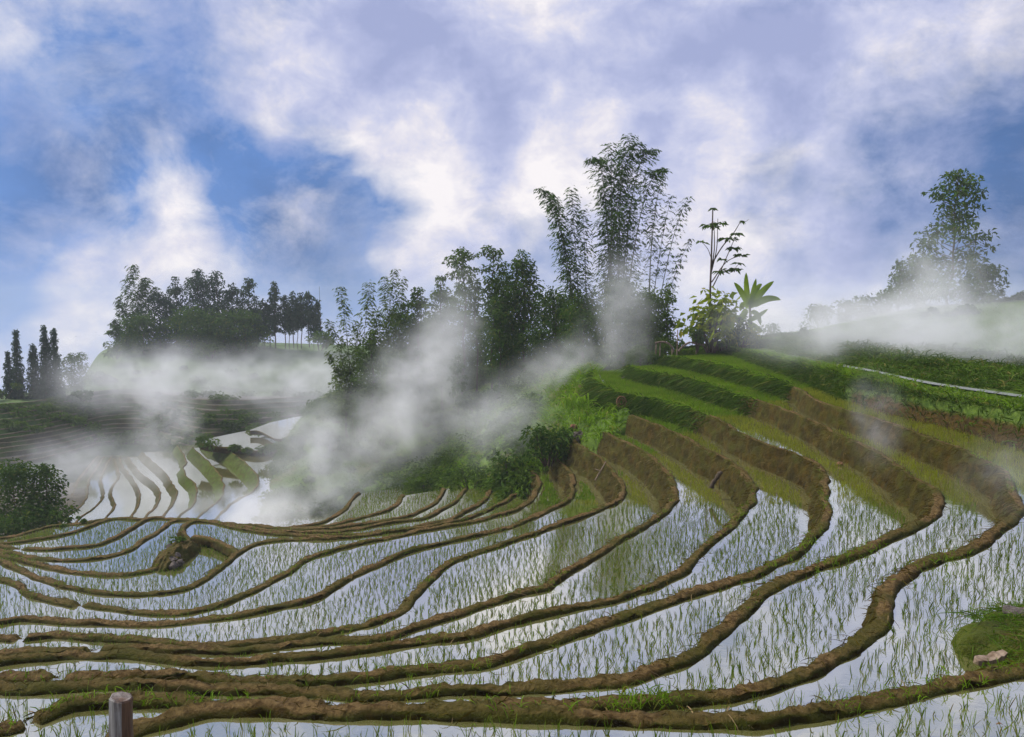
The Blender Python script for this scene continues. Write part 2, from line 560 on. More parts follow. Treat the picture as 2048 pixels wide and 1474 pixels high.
def catmull(P, per=8):
    P = np.asarray(P, float)
    n = len(P)
    out = []
    for i in range(n - 1):
        p0, p1, p2, p3 = P[max(i - 1, 0)], P[i], P[i + 1], P[min(i + 2, n - 1)]
        # centripetal, keeps tight bends from looping
        def tj(ti, a, b):
            return ti + max(np.linalg.norm(b - a), 1e-6) ** 0.5
        if i == 0:
            p0 = 2 * p1 - p2
        if i == n - 2:
            p3 = 2 * p2 - p1
        t0 = 0
        t1 = tj(t0, p0, p1)
        t2 = tj(t1, p1, p2)
        t3 = tj(t2, p2, p3)
        for q in range(per):
            t = t1 + (t2 - t1) * q / per
            a1 = (t1 - t) / (t1 - t0) * p0 + (t - t0) / (t1 - t0) * p1
            a2 = (t2 - t) / (t2 - t1) * p1 + (t - t1) / (t2 - t1) * p2
            a3 = (t3 - t) / (t3 - t2) * p2 + (t - t2) / (t3 - t2) * p3
            b1 = (t2 - t) / (t2 - t0) * a1 + (t - t0) / (t2 - t0) * a2
            b2 = (t3 - t) / (t3 - t1) * a2 + (t - t1) / (t3 - t1) * a3
            out.append((t2 - t) / (t2 - t1) * b1 + (t - t1) / (t2 - t1) * b2)
    out.append(P[-1])
    return np.array(out)


def resample(P, stepf):
    """walk the polyline with a step that depends on distance"""
    seg = np.linalg.norm(np.diff(P, axis=0), axis=1)
    s = np.concatenate([[0], np.cumsum(seg)])
    out, x = [], 0.0
    while x < s[-1]:
        p = np.array([np.interp(x, s, P[:, k]) for k in range(P.shape[1])])
        out.append(p)
        x += stepf(p)
    out.append(P[-1])
    return np.array(out)


def inside(poly, pts):
    x, y = pts[:, 0], pts[:, 1]
    r = np.zeros(len(pts), bool)
    n = len(poly)
    for i in range(n):
        x1, y1 = poly[i][:2]
        x2, y2 = poly[(i + 1) % n][:2]
        c = ((y1 > y) != (y2 > y))
        if y1 != y2:
            r ^= c & (x < (x2 - x1) * (y - y1) / (y2 - y1) + x1)
    return r


def near_curve(curve, pts):
    """distance of every point to the nearest curve vertex (curve is densely sampled)"""
    out = np.full(len(pts), 1e9)
    for c in range(0, len(curve), 64):
        d = np.linalg.norm(pts[:, None, :2] - curve[None, c:c + 64, :2], axis=2).min(1)
        out = np.minimum(out, d)
    return out


# ================================================================== TERRACES
# (pixel curves traced along the crest of each bank, left to right and then up the hill; level; gaps where it is broken)
BANKS = [
    (-4.35, [(215, 1520), (262, 1474), (320, 1456), (393, 1438), (461, 1427), (581, 1423), (700, 1429), (833, 1428), (1016, 1429), (1199, 1438), (1400, 1445), (1520, 1445), (1691, 1426), (1827, 1398), (1998, 1365), (2110, 1340), (2260, 1270), (2360, 1160), (2380, 1050), (2330, 960)], []),
    (-5.0, [(-260, 1500), (-60, 1472), (20, 1460), (75, 1444), (137, 1417), (219, 1409), (307, 1412), (444, 1421), (580, 1424), (700, 1426), (860, 1424), (1016, 1421), (1150, 1418), (1270, 1413), (1370, 1403), (1486, 1384), (1623, 1350), (1700, 1302), (1748, 1248), (1772, 1200), (1793, 1163), (1830, 1133), (1929, 1103), (1980, 1075), (2022, 1044), (2036, 1017), (2023, 980), (1983, 933), (1896, 891), (1764, 843), (1632, 803), (1589, 775), (1501, 747), (1413, 727), (1338, 715)], [(62, 14)]),
    (-5.75, [(-260, 1398), (-80, 1384), (0, 1380), (103, 1377), (239, 1373), (376, 1379), (700, 1387), (833, 1392), (980, 1388), (1163, 1370), (1291, 1351), (1346, 1326), (1401, 1297), (1452, 1256), (1520, 1191), (1623, 1143), (1725, 1106), (1810, 1066), (1861, 1032), (1879, 1007), (1865, 982), (1817, 953), (1755, 906), (1676, 872), (1640, 852), (1571, 822), (1479, 791), (1369, 758), (1300, 746), (1262, 735)], []),
    (-6.6, [(-260, 1372), (-80, 1362), (0, 1359), (60, 1358), (120, 1357), (170, 1356), (239, 1356), (410, 1362), (560, 1362), (700, 1359), (760, 1357), (851, 1345), (980, 1330), (1035, 1311), (1090, 1289), (1163, 1264), (1273, 1227), (1400, 1184), (1452, 1168), (1520, 1143), (1589, 1109), (1625, 1078), (1645, 1050), (1656, 1018), (1648, 986), (1652, 957), (1632, 932), (1589, 910), (1540, 894), (1488, 872), (1435, 840), (1347, 809), (1290, 797), (1238, 786), (1205, 768), (1190, 744)], [(119, 16)]),
    (-7.6, [(-260, 1330), (-80, 1327), (0, 1325), (68, 1321), (171, 1315), (308, 1321), (444, 1330), (547, 1319), (700, 1308), (797, 1293), (925, 1275), (980, 1256), (1108, 1227), (1181, 1212), (1273, 1187), (1346, 1157), (1384, 1128), (1408, 1098), (1439, 1074), (1472, 1042), (1497, 1012), (1507, 983), (1496, 961), (1466, 931), (1395, 891), (1325, 856), (1262, 832)], []),
    (-8.75, [(-260, 1318), (-60, 1316), (34, 1312), (110, 1306), (181, 1299), (208, 1298), (308, 1302), (444, 1304), (581, 1291), (700, 1280), (760, 1273), (870, 1245), (980, 1210), (1053, 1190), (1098, 1180), (1116, 1164), (1152, 1138), (1188, 1117), (1221, 1089), (1291, 1055), (1335, 1023), (1350, 988), (1341, 957), (1321, 932), (1282, 903), (1238, 879), (1209, 866)], [(195, 12)]),
    (-10.05, [(-260, 1278), (-60, 1277), (41, 1279), (120, 1274), (239, 1279), (359, 1294), (478, 1292), (581, 1281), (650, 1270), (742, 1249), (811, 1219), (840, 1184), (870, 1148), (925, 1114), (1016, 1084), (1126, 1048), (1199, 1022), (1238, 1000), (1244, 982), (1232, 955), (1208, 926), (1170, 899), (1146, 877)], [(44, 9)]),
    (-11.5, [(-260, 1262), (-60, 1250), (0, 1246), (40, 1240), (85, 1243), (171, 1246), (256, 1251), (342, 1248), (444, 1239), (547, 1219), (632, 1198), (673, 1178), (731, 1143), (797, 1114), (870, 1092), (961, 1070), (1020, 1054), (1090, 1027), (1130, 1006), (1150, 976), (1137, 943), (1111, 915)], []),
    (-12.6, [(-260, 1158), (-60, 1156), (0, 1159), (30, 1166), (60, 1186), (103, 1202), (150, 1212), (167, 1213), (239, 1222), (308, 1226), (376, 1222), (444, 1208), (513, 1181), (564, 1150), (598, 1124), (632, 1112), (687, 1098), (790, 1075), (909, 1051), (980, 1036), (1040, 1018), (1066, 995), (1076, 965), (1066, 941)], [(158, 8)]),
    (-13.8, [(-260, 1108), (-60, 1112), (0, 1123), (34, 1139), (103, 1167), (205, 1188), (290, 1191), (359, 1181), (410, 1161), (451, 1130), (478, 1107), (513, 1090), (564, 1082), (640, 1080), (720, 1073), (790, 1065), (885, 1050), (947, 1035), (994, 1012), (1044, 988)], []),
    (-14.4, [(-260, 1092), (-60, 1098), (0, 1110), (68, 1127), (137, 1143), (205, 1150), (273, 1147), (331, 1134), (368, 1121), (384, 1101), (384, 1084), (372, 1067), (377, 1052), (393, 1045), (478, 1057), (560, 1069), (650, 1075), (742, 1069), (837, 1055), (909, 1036), (966, 1004), (985, 981)], []),
    (-15.2, [(-260, 1086), (-60, 1094), (0, 1104), (68, 1118), (137, 1123), (205, 1118), (256, 1103), (290, 1082), (322, 1060), (347, 1045), (379, 1043), (440, 1050), (520, 1060), (600, 1066), (690, 1063), (790, 1046), (861, 1034), (913, 1002), (930, 980)], []),
    (-16.4, [(-260, 1080), (-60, 1088), (0, 1096), (44, 1100), (137, 1097), (205, 1089), (239, 1073), (273, 1052), (301, 1039), (350, 1039), (440, 1047), (540, 1057), (647, 1059), (740, 1047), (790, 1039), (837, 1026), (878, 999), (886, 978)], [(36, 9)]),
    (-17.6, [(-260, 1076), (-60, 1082), (0, 1088), (68, 1082), (137, 1068), (205, 1044), (239, 1037), (280, 1039), (350, 1042), (440, 1049), (540, 1058), (624, 1056), (700, 1043), (760, 1026), (793, 1008), (805, 992)], []),
    (-19.0, [(-260, 1070), (-60, 1078), (0, 1079), (34, 1073), (85, 1057), (150, 1049), (220, 1042), (300, 1045), (400, 1052), (520, 1060), (600, 1056), (650, 1044), (690, 1019), (706, 1002), (719, 988)], []),
]
LOWEST = -22.5
levels = [b[0] for b in BANKS]


def scale_of(z):
    return (abs(z) / 5.0) ** 0.5


def world_curve(pix, z):
    c = catmull(np.array(pix, float), 10)
    return np.array([PZ(px, py, z) for px, py in c])


curves = []
for (z, pix, gaps) in BANKS:
    c = world_curve(pix, z)
    c = resample(c, lambda p: max(0.055, 0.0046 * np.linalg.norm(p)))
    curves.append(c)


def layer_poly(c, z):
    e = c[-1]
    s0 = c[0]
    return np.vstack([c, [e[0] + 7, e[1] + 5, z], [62, 56, z], [62, -14, z], [-34, -14, z], [min(s0[0], -30), max(s0[1] * 0.3, -5), z]])


polys = [layer_poly(c, z) for c, z in zip(curves, levels)]


def bank_mesh(name, c, z, z_next, s, gaps=(), grass_fn=None, batter=0.30, wallseg=8):
    """sweep: inner toe, crest, outer lip, wall down past the water of the next terrace"""
    n = len(c)
    tg = np.gradient(c[:, :2], axis=0)
    for _ in range(3):
        tg[1:-1] = (tg[:-2] + tg[1:-1] * 2 + tg[2:]) / 4
    tg /= np.linalg.norm(tg, axis=1)[:, None] + 1e-9
    out = np.stack([-tg[:, 1], tg[:, 0]], 1)           # downhill side (left of travel)
    dz = z - z_next
    wdt, h = 0.26 * s ** 0.80, 0.092 * s ** 0.80
    prof = [(-0.62 * wdt, -0.16 * s), (-0.54 * wdt, -0.03 * s), (-0.47 * wdt, 0.30 * h), (-0.38 * wdt, 0.66 * h), (-0.26 * wdt, 0.90 * h), (-0.12 * wdt, 1.0 * h), (0.02 * wdt, 1.02 * h), (0.16 * wdt, 0.98 * h),
            (0.28 * wdt, 0.88 * h), (0.37 * wdt, 0.72 * h), (0.44 * wdt, 0.40 * h)]
    for k in range(1, wallseg + 1):
        f = k / wallseg
        prof.append((0.44 * wdt + batter * (dz + 0.4) * f, 0.40 * h - (dz + 0.4 + 0.4 * h) * f))
    npf = len(prof)
    px, py = to_px(c)
    V = np.zeros((n, npf, 3))
    att = np.zeros((n, npf))
    for i in range(n):
        p = c[i]
        wob = fbm((p[0], p[1], z), 0.55 / s, 3)
        hh = 1.0 + 0.45 * fbm((p[0], p[1], z + 9), 0.9 / s, 3)
        ww = 1.0 + 0.32 * fbm((p[0] + 31, p[1], z), 0.7 / s, 3)
        lower = py[i] > 1030
        gp = 0.0
        for (gx, gw) in gaps:
            if lower:
                gp = max(gp, max(0.0, 1.0 - (abs(px[i] - gx) / gw) ** 4))
        ga = grass_fn(p, px[i], py[i]) if grass_fn else 0.0
        for k, (a, b) in enumerate(prof):
            r1 = mnoise.noise(Vector((p[0] * 2.6 / s, p[1] * 2.6 / s, k * 0.7 + z)))
            r2 = mnoise.noise(Vector((p[0] * 6.0 / s + 5, p[1] * 6.0 / s, k * 0.9 + z)))
            s_ = s
            r3 = mnoise.noise(Vector((p[0] * 13.0 / s, p[1] * 13.0 / s + 3, k * 1.3 + z)))
            rr = (0.085 * r1 + 0.075 * r2 + 0.045 * r3) * s
            aa = a * (ww if k < 11 else 1.0) + wob * 0.15 * s + rr * (0.5 if k < 11 else 1.1)
            bb = b
            if 1 < k < 11:
                bb = b * hh + rr * 0.42
                bb = bb * (1 - gp) - 0.07 * s * gp
            V[i, k] = (p[0] + out[i, 0] * aa, p[1] + out[i, 1] * aa, z + bb)
            att[i, k] = ga if k >= 8 else ga * 0.6
    idx = np.arange(n * npf).reshape(n, npf)
    F = np.stack([idx[:-1, :-1], idx[1:, :-1], idx[1:, 1:], idx[:-1, 1:]], -1).reshape(-1, 4)[:, ::-1]
    me = mesh_np(name, V.reshape(-1, 3), F, True)
    at = me.attributes.new('grassy', 'FLOAT', 'POINT')
    at.data.foreach_set('value', att.ravel().astype(np.float32))
    return me, V, out


def sheet(name, poly, z):
    tris = mgeo.tessellate_polygon([[Vector((p[0], p[1], 0)) for p in poly]])
    V = np.array([(p[0], p[1], z) for p in poly])
    F = np.array(tris)
    # all faces up
    a, b, c = V[F[:, 0]], V[F[:, 1]], V[F[:, 2]]
    dn = np.cross(b - a, c - a)[:, 2] < 0
    F[dn] = F[dn][:, ::-1]
    return mesh_np(name, V, F)


def hill_grass(p, px, py):         # the upper hillside faces are overgrown, the lower ones bare
    d = p[1]
    return min(1.0, max(0.0, (d - 44) / 8.0)) * (1.0 if py < 850 else 0.0)


BANK_NAMES = ['nearest bank along the bottom of the frame', 'bank that loops widest on the right', 'second looping bank from the right', 'third looping bank from the right',
              'fourth looping bank from the right', 'bank with a sharp kink in mid slope', 'bank with a long S bend in the middle', 'bank below the dark bush on the knoll',
              'bank broken by a small gap at the left', 'bank joined by the mound on its right', 'bank bending round the rocky mound', 'bank just beyond the mound',
              'thin bank second from the far edge', 'thin bank close to the far edge', 'farthest thin bank above the misty drop']
bank_geo = []
for i, (z, pix, gaps) in enumerate(BANKS):
    zn = levels[i + 1] if i + 1 < len(levels) else LOWEST - 6
    s = scale_of(z)
    gf = hill_grass if i in (1, 2, 3) else None
    me, V, out = bank_mesh('terrace_bank', curves[i], z, zn, s, gaps, gf)
    o = link('terrace_bank', me, M_BANK)
    tag(o, 'curved brown earth rice terrace bank, the ' + BANK_NAMES[i], 'earth bank', 'curving rice terrace banks', 'structure')
    bank_geo.append((V, out))
    wme = sheet('paddy_water', polys[i], z)
    wo = link('paddy_water', wme, M_WATER)
    tag(wo, 'flooded paddy water reflecting cloud, held by the ' + BANK_NAMES[i], 'water', 'flooded paddies', 'structure')


# ================================================================== LAND AROUND THE TERRACES
def loft(rows, su, sv, amp=0.0, freq=0.3, seedz=0.0, edge=True):
    """smooth surface through a grid of points (rows x cols x 3)"""
    G = np.asarray(rows, float)
    A = np.array([catmull(r, su) for r in G])
    B = np.array([catmull(A[:, j], sv) for j in range(A.shape[1])])      # cols x rows
    B = B.transpose(1, 0, 2)
    if amp:
        for i in range(B.shape[0]):
            for j in range(B.shape[1]):
                p = B[i, j]
                B[i, j, 2] += amp * (mnoise.fractal(Vector((p[0] * freq, p[1] * freq, seedz)), 1.0, 2.0, 4))
    return B


def grid_mesh(name, B, smooth=True):
    n, m = B.shape[:2]
    idx = np.arange(n * m).reshape(n, m)
    F = np.stack([idx[:-1, :-1], idx[:-1, 1:], idx[1:, 1:], idx[1:, :-1]], -1).reshape(-1, 4)
    return mesh_np(name, B.reshape(-1, 3), F, smooth)


# --- the valley far below, a sheet that stops short of the horizon
vb = [(-1500, -200, -400), (1500, -200, -400), (1500, 1500, -400), (-1500, 1500, -400)]
vf = mesh_np('valley_floor', np.array(vb, float), np.array([[0, 1, 2, 3]]))
tag(link('valley_floor', vf, M_VALLEY), 'green valley floor far below the terraces, lost in haze', 'valley', None, 'structure')
# ground right behind the farthest bank
gb = np.array([[PD(x, y, d) for (x, y, d) in row] for row in [
    [(-700, 1300, 52), (-150, 1240, 56), (150, 1215, 60), (400, 1200, 62), (640, 1170, 66), (760, 1150, 70)],
    [(-700, 1135, 75), (-150, 1110, 82), (150, 1095, 88), (400, 1085, 92), (640, 1080, 92), (760, 1060, 94)],
    [(-700, 1010, 105), (-150, 985, 114), (150, 960, 124), (400, 945, 128), (640, 930, 125), (760, 900, 120)],
    [(-700, 970, 140), (-150, 955, 142), (150, 945, 144), (400, 925, 146), (640, 910, 150), (760, 890, 150)]]])
gb[..., 2] -= 1.6
GB = loft(gb, 14, 10, 0.5, 0.15)
tag(link('valley_ground', grid_mesh('valley_ground', GB), M_MUDSTEP), 'wet muddy valley ground below the farthest thin bank', 'ground', None, 'structure')

# --- grassy slope that closes the terraces on the left of the knoll and carries the grove
foot = [(516, 1042, 84), (572, 1042, 84), (640, 1042, 85), (716, 994, 87), (804, 994, 79), (885, 981, 74.5), (930, 982, 68.3), (985, 983, 62.2), (1044, 990, 55.4), (1068, 946, 58), (1112, 920, 57.6), (1147, 882, 57), (1210, 871, 51.8), (1262, 838, 51.8)]
mid = [(536, 985, 96), (602, 962, 98), (668, 965, 95), (740, 962, 92), (820, 958, 84), (890, 938, 80), (945, 915, 75), (1000, 892, 69), (1062, 872, 64.5), (1092, 848, 64), (1122, 822, 64), (1148, 800, 64), (1180, 808, 62), (1215, 800, 62)]
ridge = [(560, 908, 116), (640, 862, 114), (720, 868, 111), (790, 912, 103), (850, 916, 96), (905, 880, 90), (965, 842, 85), (1035, 806, 80), (1092, 778, 77), (1125, 766, 76), (1150, 754, 75), (1172, 742, 74.5), (1186, 738, 74), (1200, 742, 74)]
back1 = [(600, 838, 141), (670, 812, 134), (745, 818, 128), (800, 840, 117), (860, 836, 113), (910, 800, 110), (968, 776, 107), (1030, 758, 104), (1090, 744, 102), (1125, 736, 100), (1150, 730, 99), (1172, 726, 98), (1190, 722, 97), (1300, 716, 95)]
back2 = [(640, 830, 165), (700, 805, 160), (770, 800, 155), (820, 815, 150), (880, 810, 150), (930, 790, 148), (980, 780, 145), (1040, 770, 143), (1100, 762, 140), (1130, 760, 140), (1160, 757, 140), (1180, 755, 140), (1220, 752, 140), (1330, 745, 140)]
rows = [[PD(*q) for q in r] for r in (foot, mid, ridge, back1, back2)]
f2 = [p - np.array((0, 0.3, 1.2)) for p in rows[0]]
b3 = [p + np.array((0, 200, -420.0)) for p in rows[-1]]
SLOPE = loft([f2] + rows + [b3], 9, 9, 0.35, 0.35, 3.0)
tag(link('grassy_slope', grid_mesh('grassy_slope', SLOPE), M_SLOPE), 'misty grassy slope falling from the knoll below the tall grove', 'slope', None, 'structure')

# --- hill on the right above the topmost looping bank
def PZr(px, py, z):
    return PZ(px, py, z)


U1F = [(1340, 712, 73.5), (1432, 709, 73.5), (1520, 734, 59.5), (1600, 765, 48.5), (1660, 792, 42), (1764, 828, 35), (1896, 860, 30.7), (2048, 909, 25.9), (2300, 1000, 20)]
U1R = [(1350, 702, 75), (1440, 697, 75.5), (1540, 707, 60.5), (1597, 719, 50.5), (1680, 735, 43.6), (1751, 747, 37.4), (1862, 771, 32.6), (2048, 799, 27.4), (2300, 840, 21)]
U2F = [(1358, 700, 77), (1446, 692, 77.5), (1550, 700, 66), (1620, 710, 57), (1690, 722, 48.5), (1751, 736, 41.5), (1862, 757, 36.5), (2048, 783, 30.5), (2300, 820, 23.5)]
U2R = [(1366, 698, 79), (1452, 687, 80), (1550, 680, 68), (1620, 688, 59), (1690, 697, 51), (1751, 706, 44), (1862, 727, 38.5), (2048, 764, 32), (2300, 800, 25)]
U3F = [(1374, 696, 81), (1458, 685, 83), (1550, 676, 73), (1620, 681, 66), (1690, 690, 58), (1751, 698, 51), (1862, 716, 45), (2048, 748, 38), (2300, 785, 30)]
U3R = [(1380, 695, 83), (1462, 683, 86), (1550, 671, 78), (1620, 668, 71), (1690, 673, 64), (1751, 680, 57), (1862, 692, 50), (2048, 716, 42), (2300, 750, 33)]
U4 = [(1390, 694, 88), (1470, 684, 92), (1550, 673, 92), (1620, 662, 90), (1690, 650, 88), (1751, 640, 88), (1862, 634, 80), (2048, 640, 72), (2300, 650, 60)]
U5 = [(1400, 696, 95), (1480, 688, 100), (1550, 678, 105), (1620, 662, 108), (1690, 645, 108), (1751, 630, 108), (1862, 612, 104), (2048, 600, 98), (2300, 590, 90)]
urows = [[PD(*q) for q in r] for r in (U1F, U1R, U2F, U2R, U3F, U3R, U4, U5)]
u0 = [p - np.array((0, 0.2, 1.0)) for p in urows[0]]
ub = [p + np.array((0, 30, -8.0)) for p in urows[-1]]
ubb = [p + np.array((0, 240, -420.0)) for p in urows[-1]]


def terrace_hill(rws, su, sub):
    """rows joined by straight facets (flat treads, steep banks) with a little roughness"""
    A = [catmull(r, su) for r in rws]
    out = []
    for a, b, n in zip(A[:-1], A[1:], sub):
        for k in range(n):
            f = k / n
            out.append(a * (1 - f) + b * f)
    out.append(A[-1])
    B = np.array(out)
    for i in range(B.shape[0]):
        for j in range(B.shape[1]):
            p = B[i, j]
            v = mnoise.fractal(Vector((p[0] * 0.6, p[1] * 0.6, p[2])), 1.0, 2.0, 4)
            B[i, j, 2] += 0.10 * v
            B[i, j, 1] += 0.25 * v
    return B


HILL = terrace_hill([u0] + urows + [ub, ubb], 26, [2, 9, 2, 7, 3, 6, 8, 8, 4, 4])


def mat_hill():
    m, t = material('right_hill_soil_and_grass')
    p = pos(t)
    g = t.add('ShaderNodeNewGeometry')
    a = t.noise(p, 0.7, 6, 0.62, 0.3)
    c = t.noise(p, 5.0, 6, 0.65)
    grass = t.mix(t.maprange(c.outputs[0], 0.35, 0.65), (0.035, 0.07, 0.008), (0.11, 0.17, 0.02))
    soil = t.mix(t.maprange(c.outputs[0], 0.35, 0.65), (0.024, 0.015, 0.002), (0.078, 0.048, 0.007))
    at = t.add('ShaderNodeAttribute', attribute_name='bare').outputs['Fac']
    f = t.maprange(t.math('ADD', at, t.math('MULTIPLY', t.math('SUBTRACT', a.outputs[0], 0.5), 1.1)), 0.40, 0.62)
    surf(t, principled(t, t.mix(f, grass, soil), 0.9, bump(t, t.math('ADD', a.outputs[0], c.outputs[0]), 0.9, 0.12), 0.2))
    return m


hm = grid_mesh('right_hillside', HILL)
hb = np.zeros(HILL.shape[:2])
hpx, hpy = to_px(HILL)
for i in range(HILL.shape[0]):
    hb[i] = np.clip((hpx[i] - 1650) / 110, 0, 1) * (1.0 if i <= 7 else 0.0) * (1.0 - max(0, i - 4) * 0.22)
at = hm.attributes.new('bare', 'FLOAT', 'POINT')
at.data.foreach_set('value', hb.ravel().astype(np.float32))
tag(link('right_hillside', hm, mat_hill()), 'terraced green hillside on the right, rising into mist below the tall tree', 'hillside', None, 'structure')

# thin strip of water on the first step of that hill
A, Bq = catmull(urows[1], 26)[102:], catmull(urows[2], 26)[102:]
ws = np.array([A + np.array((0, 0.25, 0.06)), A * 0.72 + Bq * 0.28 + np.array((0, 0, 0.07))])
tag(link('paddy_water', grid_mesh('upper_strip', ws), M_SKY_SHEEN), 'narrow strip of water painted bright on the upper right terrace', 'water', 'flooded paddies', 'structure')

# --- terraced hillside at the left, below the forest
KN = 13
lines = []
for k in range(KN):
    z = -28.2 + 0.66 * k
    ln = [(-420, 930 - 9.0 * k), (-120, 928 - 9.3 * k), (0, 922 - 9.6 * k), (80, 916 - 9.6 * k), (150, 908 - 9.4 * k), (205, 899 - 9.2 * k), (260, 893 - 8.9 * k), (310, 891 - 8.7 * k), (350, 894 - 8.6 * k),
          (400 + 3 * k, 900 - 8.6 * k), (500 + 4 * k, 903 - 9.1 * k), (610 + 4 * k, 900 - 9.0 * k), (760, 897 - 9.0 * k), (900, 895 - 9.0 * k)]
    offs = [0, 4, 6, 0, -9, -14, -13, -5, 5, 13, 8, 2, 0, 0]
    lines.append(catmull(np.array([PZ(x, y + o_ * (1 - 0.045 * k), z) for (x, y), o_ in zip(ln, offs)]), 10))
hrows = []
for k in range(KN):
    a = lines[k]
    wob = np.array([[0, 1.1 * mnoise.noise(Vector((p[0] * 0.09, k * 0.9, 0))) + 0.5 * mnoise.noise(Vector((p[0] * 0.3, k * 3.1, 0))), 0.24 * mnoise.noise(Vector((p[0] * 0.11, k * 5.1, 4))) + 0.1 * mnoise.noise(Vector((p[0] * 0.5, k * 5.1, 4)))] for p in a])
    a = a + wob
    lines[k] = a
    base = a.copy()
    base[:, 2] -= 0.72
    base[:, 1] -= 0.35
    hrows += [base, a + np.array((0, -0.05, -0.02)), a + np.array((0, 0.35, 0.0)), a + np.array((0, 0.5, -0.12))]
L12 = [(-420, 800, 178), (-120, 793, 178), (0, 788, 178), (80, 784, 178), (150, 782, 178), (205, 778, 180), (260, 776, 182), (310, 774, 184), (350, 775, 186), (448, 780, 188), (560, 786, 190), (670, 792, 192), (760, 792, 192), (900, 790, 192)]
L13 = [(-420, 810, 190), (-120, 800, 190), (0, 792, 190), (80, 785, 190), (150, 772, 192), (205, 742, 196), (260, 732, 198), (310, 730, 198), (350, 730, 198), (448, 732, 198), (560, 738, 198), (670, 744, 198), (760, 748, 198), (900, 748, 198)]
L14 = [(-420, 830, 215), (-120, 820, 215), (0, 812, 215), (80, 805, 215), (150, 775, 216), (205, 702, 218), (260, 690, 218), (310, 688, 218), (350, 687, 218), (448, 687, 218), (560, 690, 218), (670, 694, 218), (760, 698, 218), (900, 700, 218)]
for L in (L12, L13, L14):
    hrows.append(catmull(np.array([PD(*q) for q in L]), 10))
hrows.append(hrows[-1] + np.array((0, 25, -1.0)))
hrows.append(hrows[-1] + np.array((0, 260, -420)))
LH = np.array(hrows)
nst = KN * 4


def mat_lefthill():
    m, t = material('left_hill_soil_and_grass')
    p = pos(t)
    g = t.add('ShaderNodeNewGeometry')
    nz = t.add('ShaderNodeSeparateXYZ', {0: g.outputs['Normal']}).outputs[2]
    a = t.noise(p, 0.25, 6, 0.6, 0.3)
    c = t.noise(p, 1.6, 5, 0.65)
    riser = t.mix(t.maprange(a.outputs[0], 0.40, 0.60), (0.050, 0.046, 0.020), (0.060, 0.100, 0.014))
    tread = t.mix(t.maprange(c.outputs[0], 0.35, 0.65), (0.085, 0.078, 0.060), (0.16, 0.145, 0.115))
    step = t.mix(t.maprange(nz, 0.45, 0.85), riser, tread)
    grass = t.mix(t.maprange(t.math('ADD', a.outputs[0], t.math('MULTIPLY', c.outputs[0], 0.5)), 0.55, 0.95), (0.035, 0.075, 0.014), (0.10, 0.165, 0.03))
    at = t.add('ShaderNodeAttribute', attribute_name='grassy').outputs['Fac']
    f = t.maprange(t.math('ADD', at, t.math('MULTIPLY', t.math('SUBTRACT', a.outputs[0], 0.5), 0.5)), 0.4, 0.6)
    surf(t, principled(t, t.mix(f, step, grass), 0.8, bump(t, c.outputs[0], 0.7, 0.2), 0.3))
    return m


lm = grid_mesh('left_hillside', LH, False)
ga = np.zeros(LH.shape[:2])
ga[nst:] = 1.0
lpx, lpy = to_px(LH)
ga = np.maximum(ga, np.clip((120 - lpx) / 60, 0, 1) * np.clip((np.arange(LH.shape[0])[:, None] - 20) / 4, 0, 1))
at = lm.attributes.new('grassy', 'FLOAT', 'POINT')
at.data.foreach_set('value', ga.ravel().astype(np.float32))
tag(link('left_hillside', lm, mat_lefthill()), 'distant terraced hillside at the left below the dark forest', 'hillside', None, 'structure')
LIPS = ['lowest', 'second lowest', 'third lowest', 'fourth', 'fifth', 'sixth', 'seventh', 'eighth', 'ninth', 'tenth', 'eleventh', 'second highest', 'highest']
M_LIP = mat_ground('dry_lip_soil', (0.10, 0.085, 0.045), (0.20, 0.17, 0.105), 1.0)
for k in range(KN):
    ts = TubeSet()
    seg = lines[k][10:]
    ts.tube(seg[::1] + np.array((0, 0.1, 0.02)), np.array([max(0.05, 0.14 + 0.11 * mnoise.noise(Vector((p[0] * 0.25, k * 2.2, 1)))) for p in seg]), 5)
    tag(link('terrace_bank', ts.mesh('far_lip'), M_LIP), 'thin pale step bank on the far left hillside, ' + LIPS[k] + ' of its flight', 'earth bank', 'step banks of the far left hillside', 'structure')

# --- flooded terraces in the valley at middle left
MB = [
    (-23.4, [(400, 1085), (431, 1040), (470, 1003), (505, 983), (518, 965), (508, 944), (480, 918), (452, 898), (432, 886), (415, 880)]),
    (-24.9, [(366, 1085), (393, 1040), (420, 1015), (440, 998), (447, 976), (440, 952), (418, 926), (398, 908), (385, 896)]),
    (-26.2, [(335, 1085), (356, 1036), (384, 1013), (394, 990), (390, 970), (372, 952), (366, 938), (372, 922), (362, 903), (354, 892)]),
    (-27.2, [(304, 1085), (326, 1034), (346, 1008), (354, 985), (342, 966), (330, 946), (312, 930), (298, 918), (284, 905)]),
    (-28.0, [(270, 1085), (290, 1036), (314, 1010), (320, 986), (304, 964), (284, 950), (268, 932), (256, 915)]),
    (-28.6, [(240, 1085), (262, 1036), (280, 1002), (274, 972), (256, 948), (244, 931), (238, 915)]),
    (-29.0, [(196, 1085), (212, 1038), (229, 1010), (221, 985), (238, 952), (234, 932), (228, 918)]),
    (-29.3, [(130, 1085), (158, 1038), (186, 1018), (207, 992), (203, 960), (216, 926), (222, 914)]),
    (-29.6, [(80, 1085), (132, 1036), (170, 1002), (179, 962), (196, 932), (208, 914)]),
    (-29.9, [(20, 1085), (96, 1034), (140, 996), (160, 958), (182, 928), (196, 912)]),
]
MLAB = ['highest, with a tall green face', 'second, with a dark green face', 'third from the green faced bank', 'fourth from the green faced bank', 'fifth from the green faced bank', 'sixth, with a bulging face', 'thin one in the middle',
        'thin wavy one', 'thin one near the left bush', 'lowest, nearest the left bush']
mlev = [b[0] for b in MB]
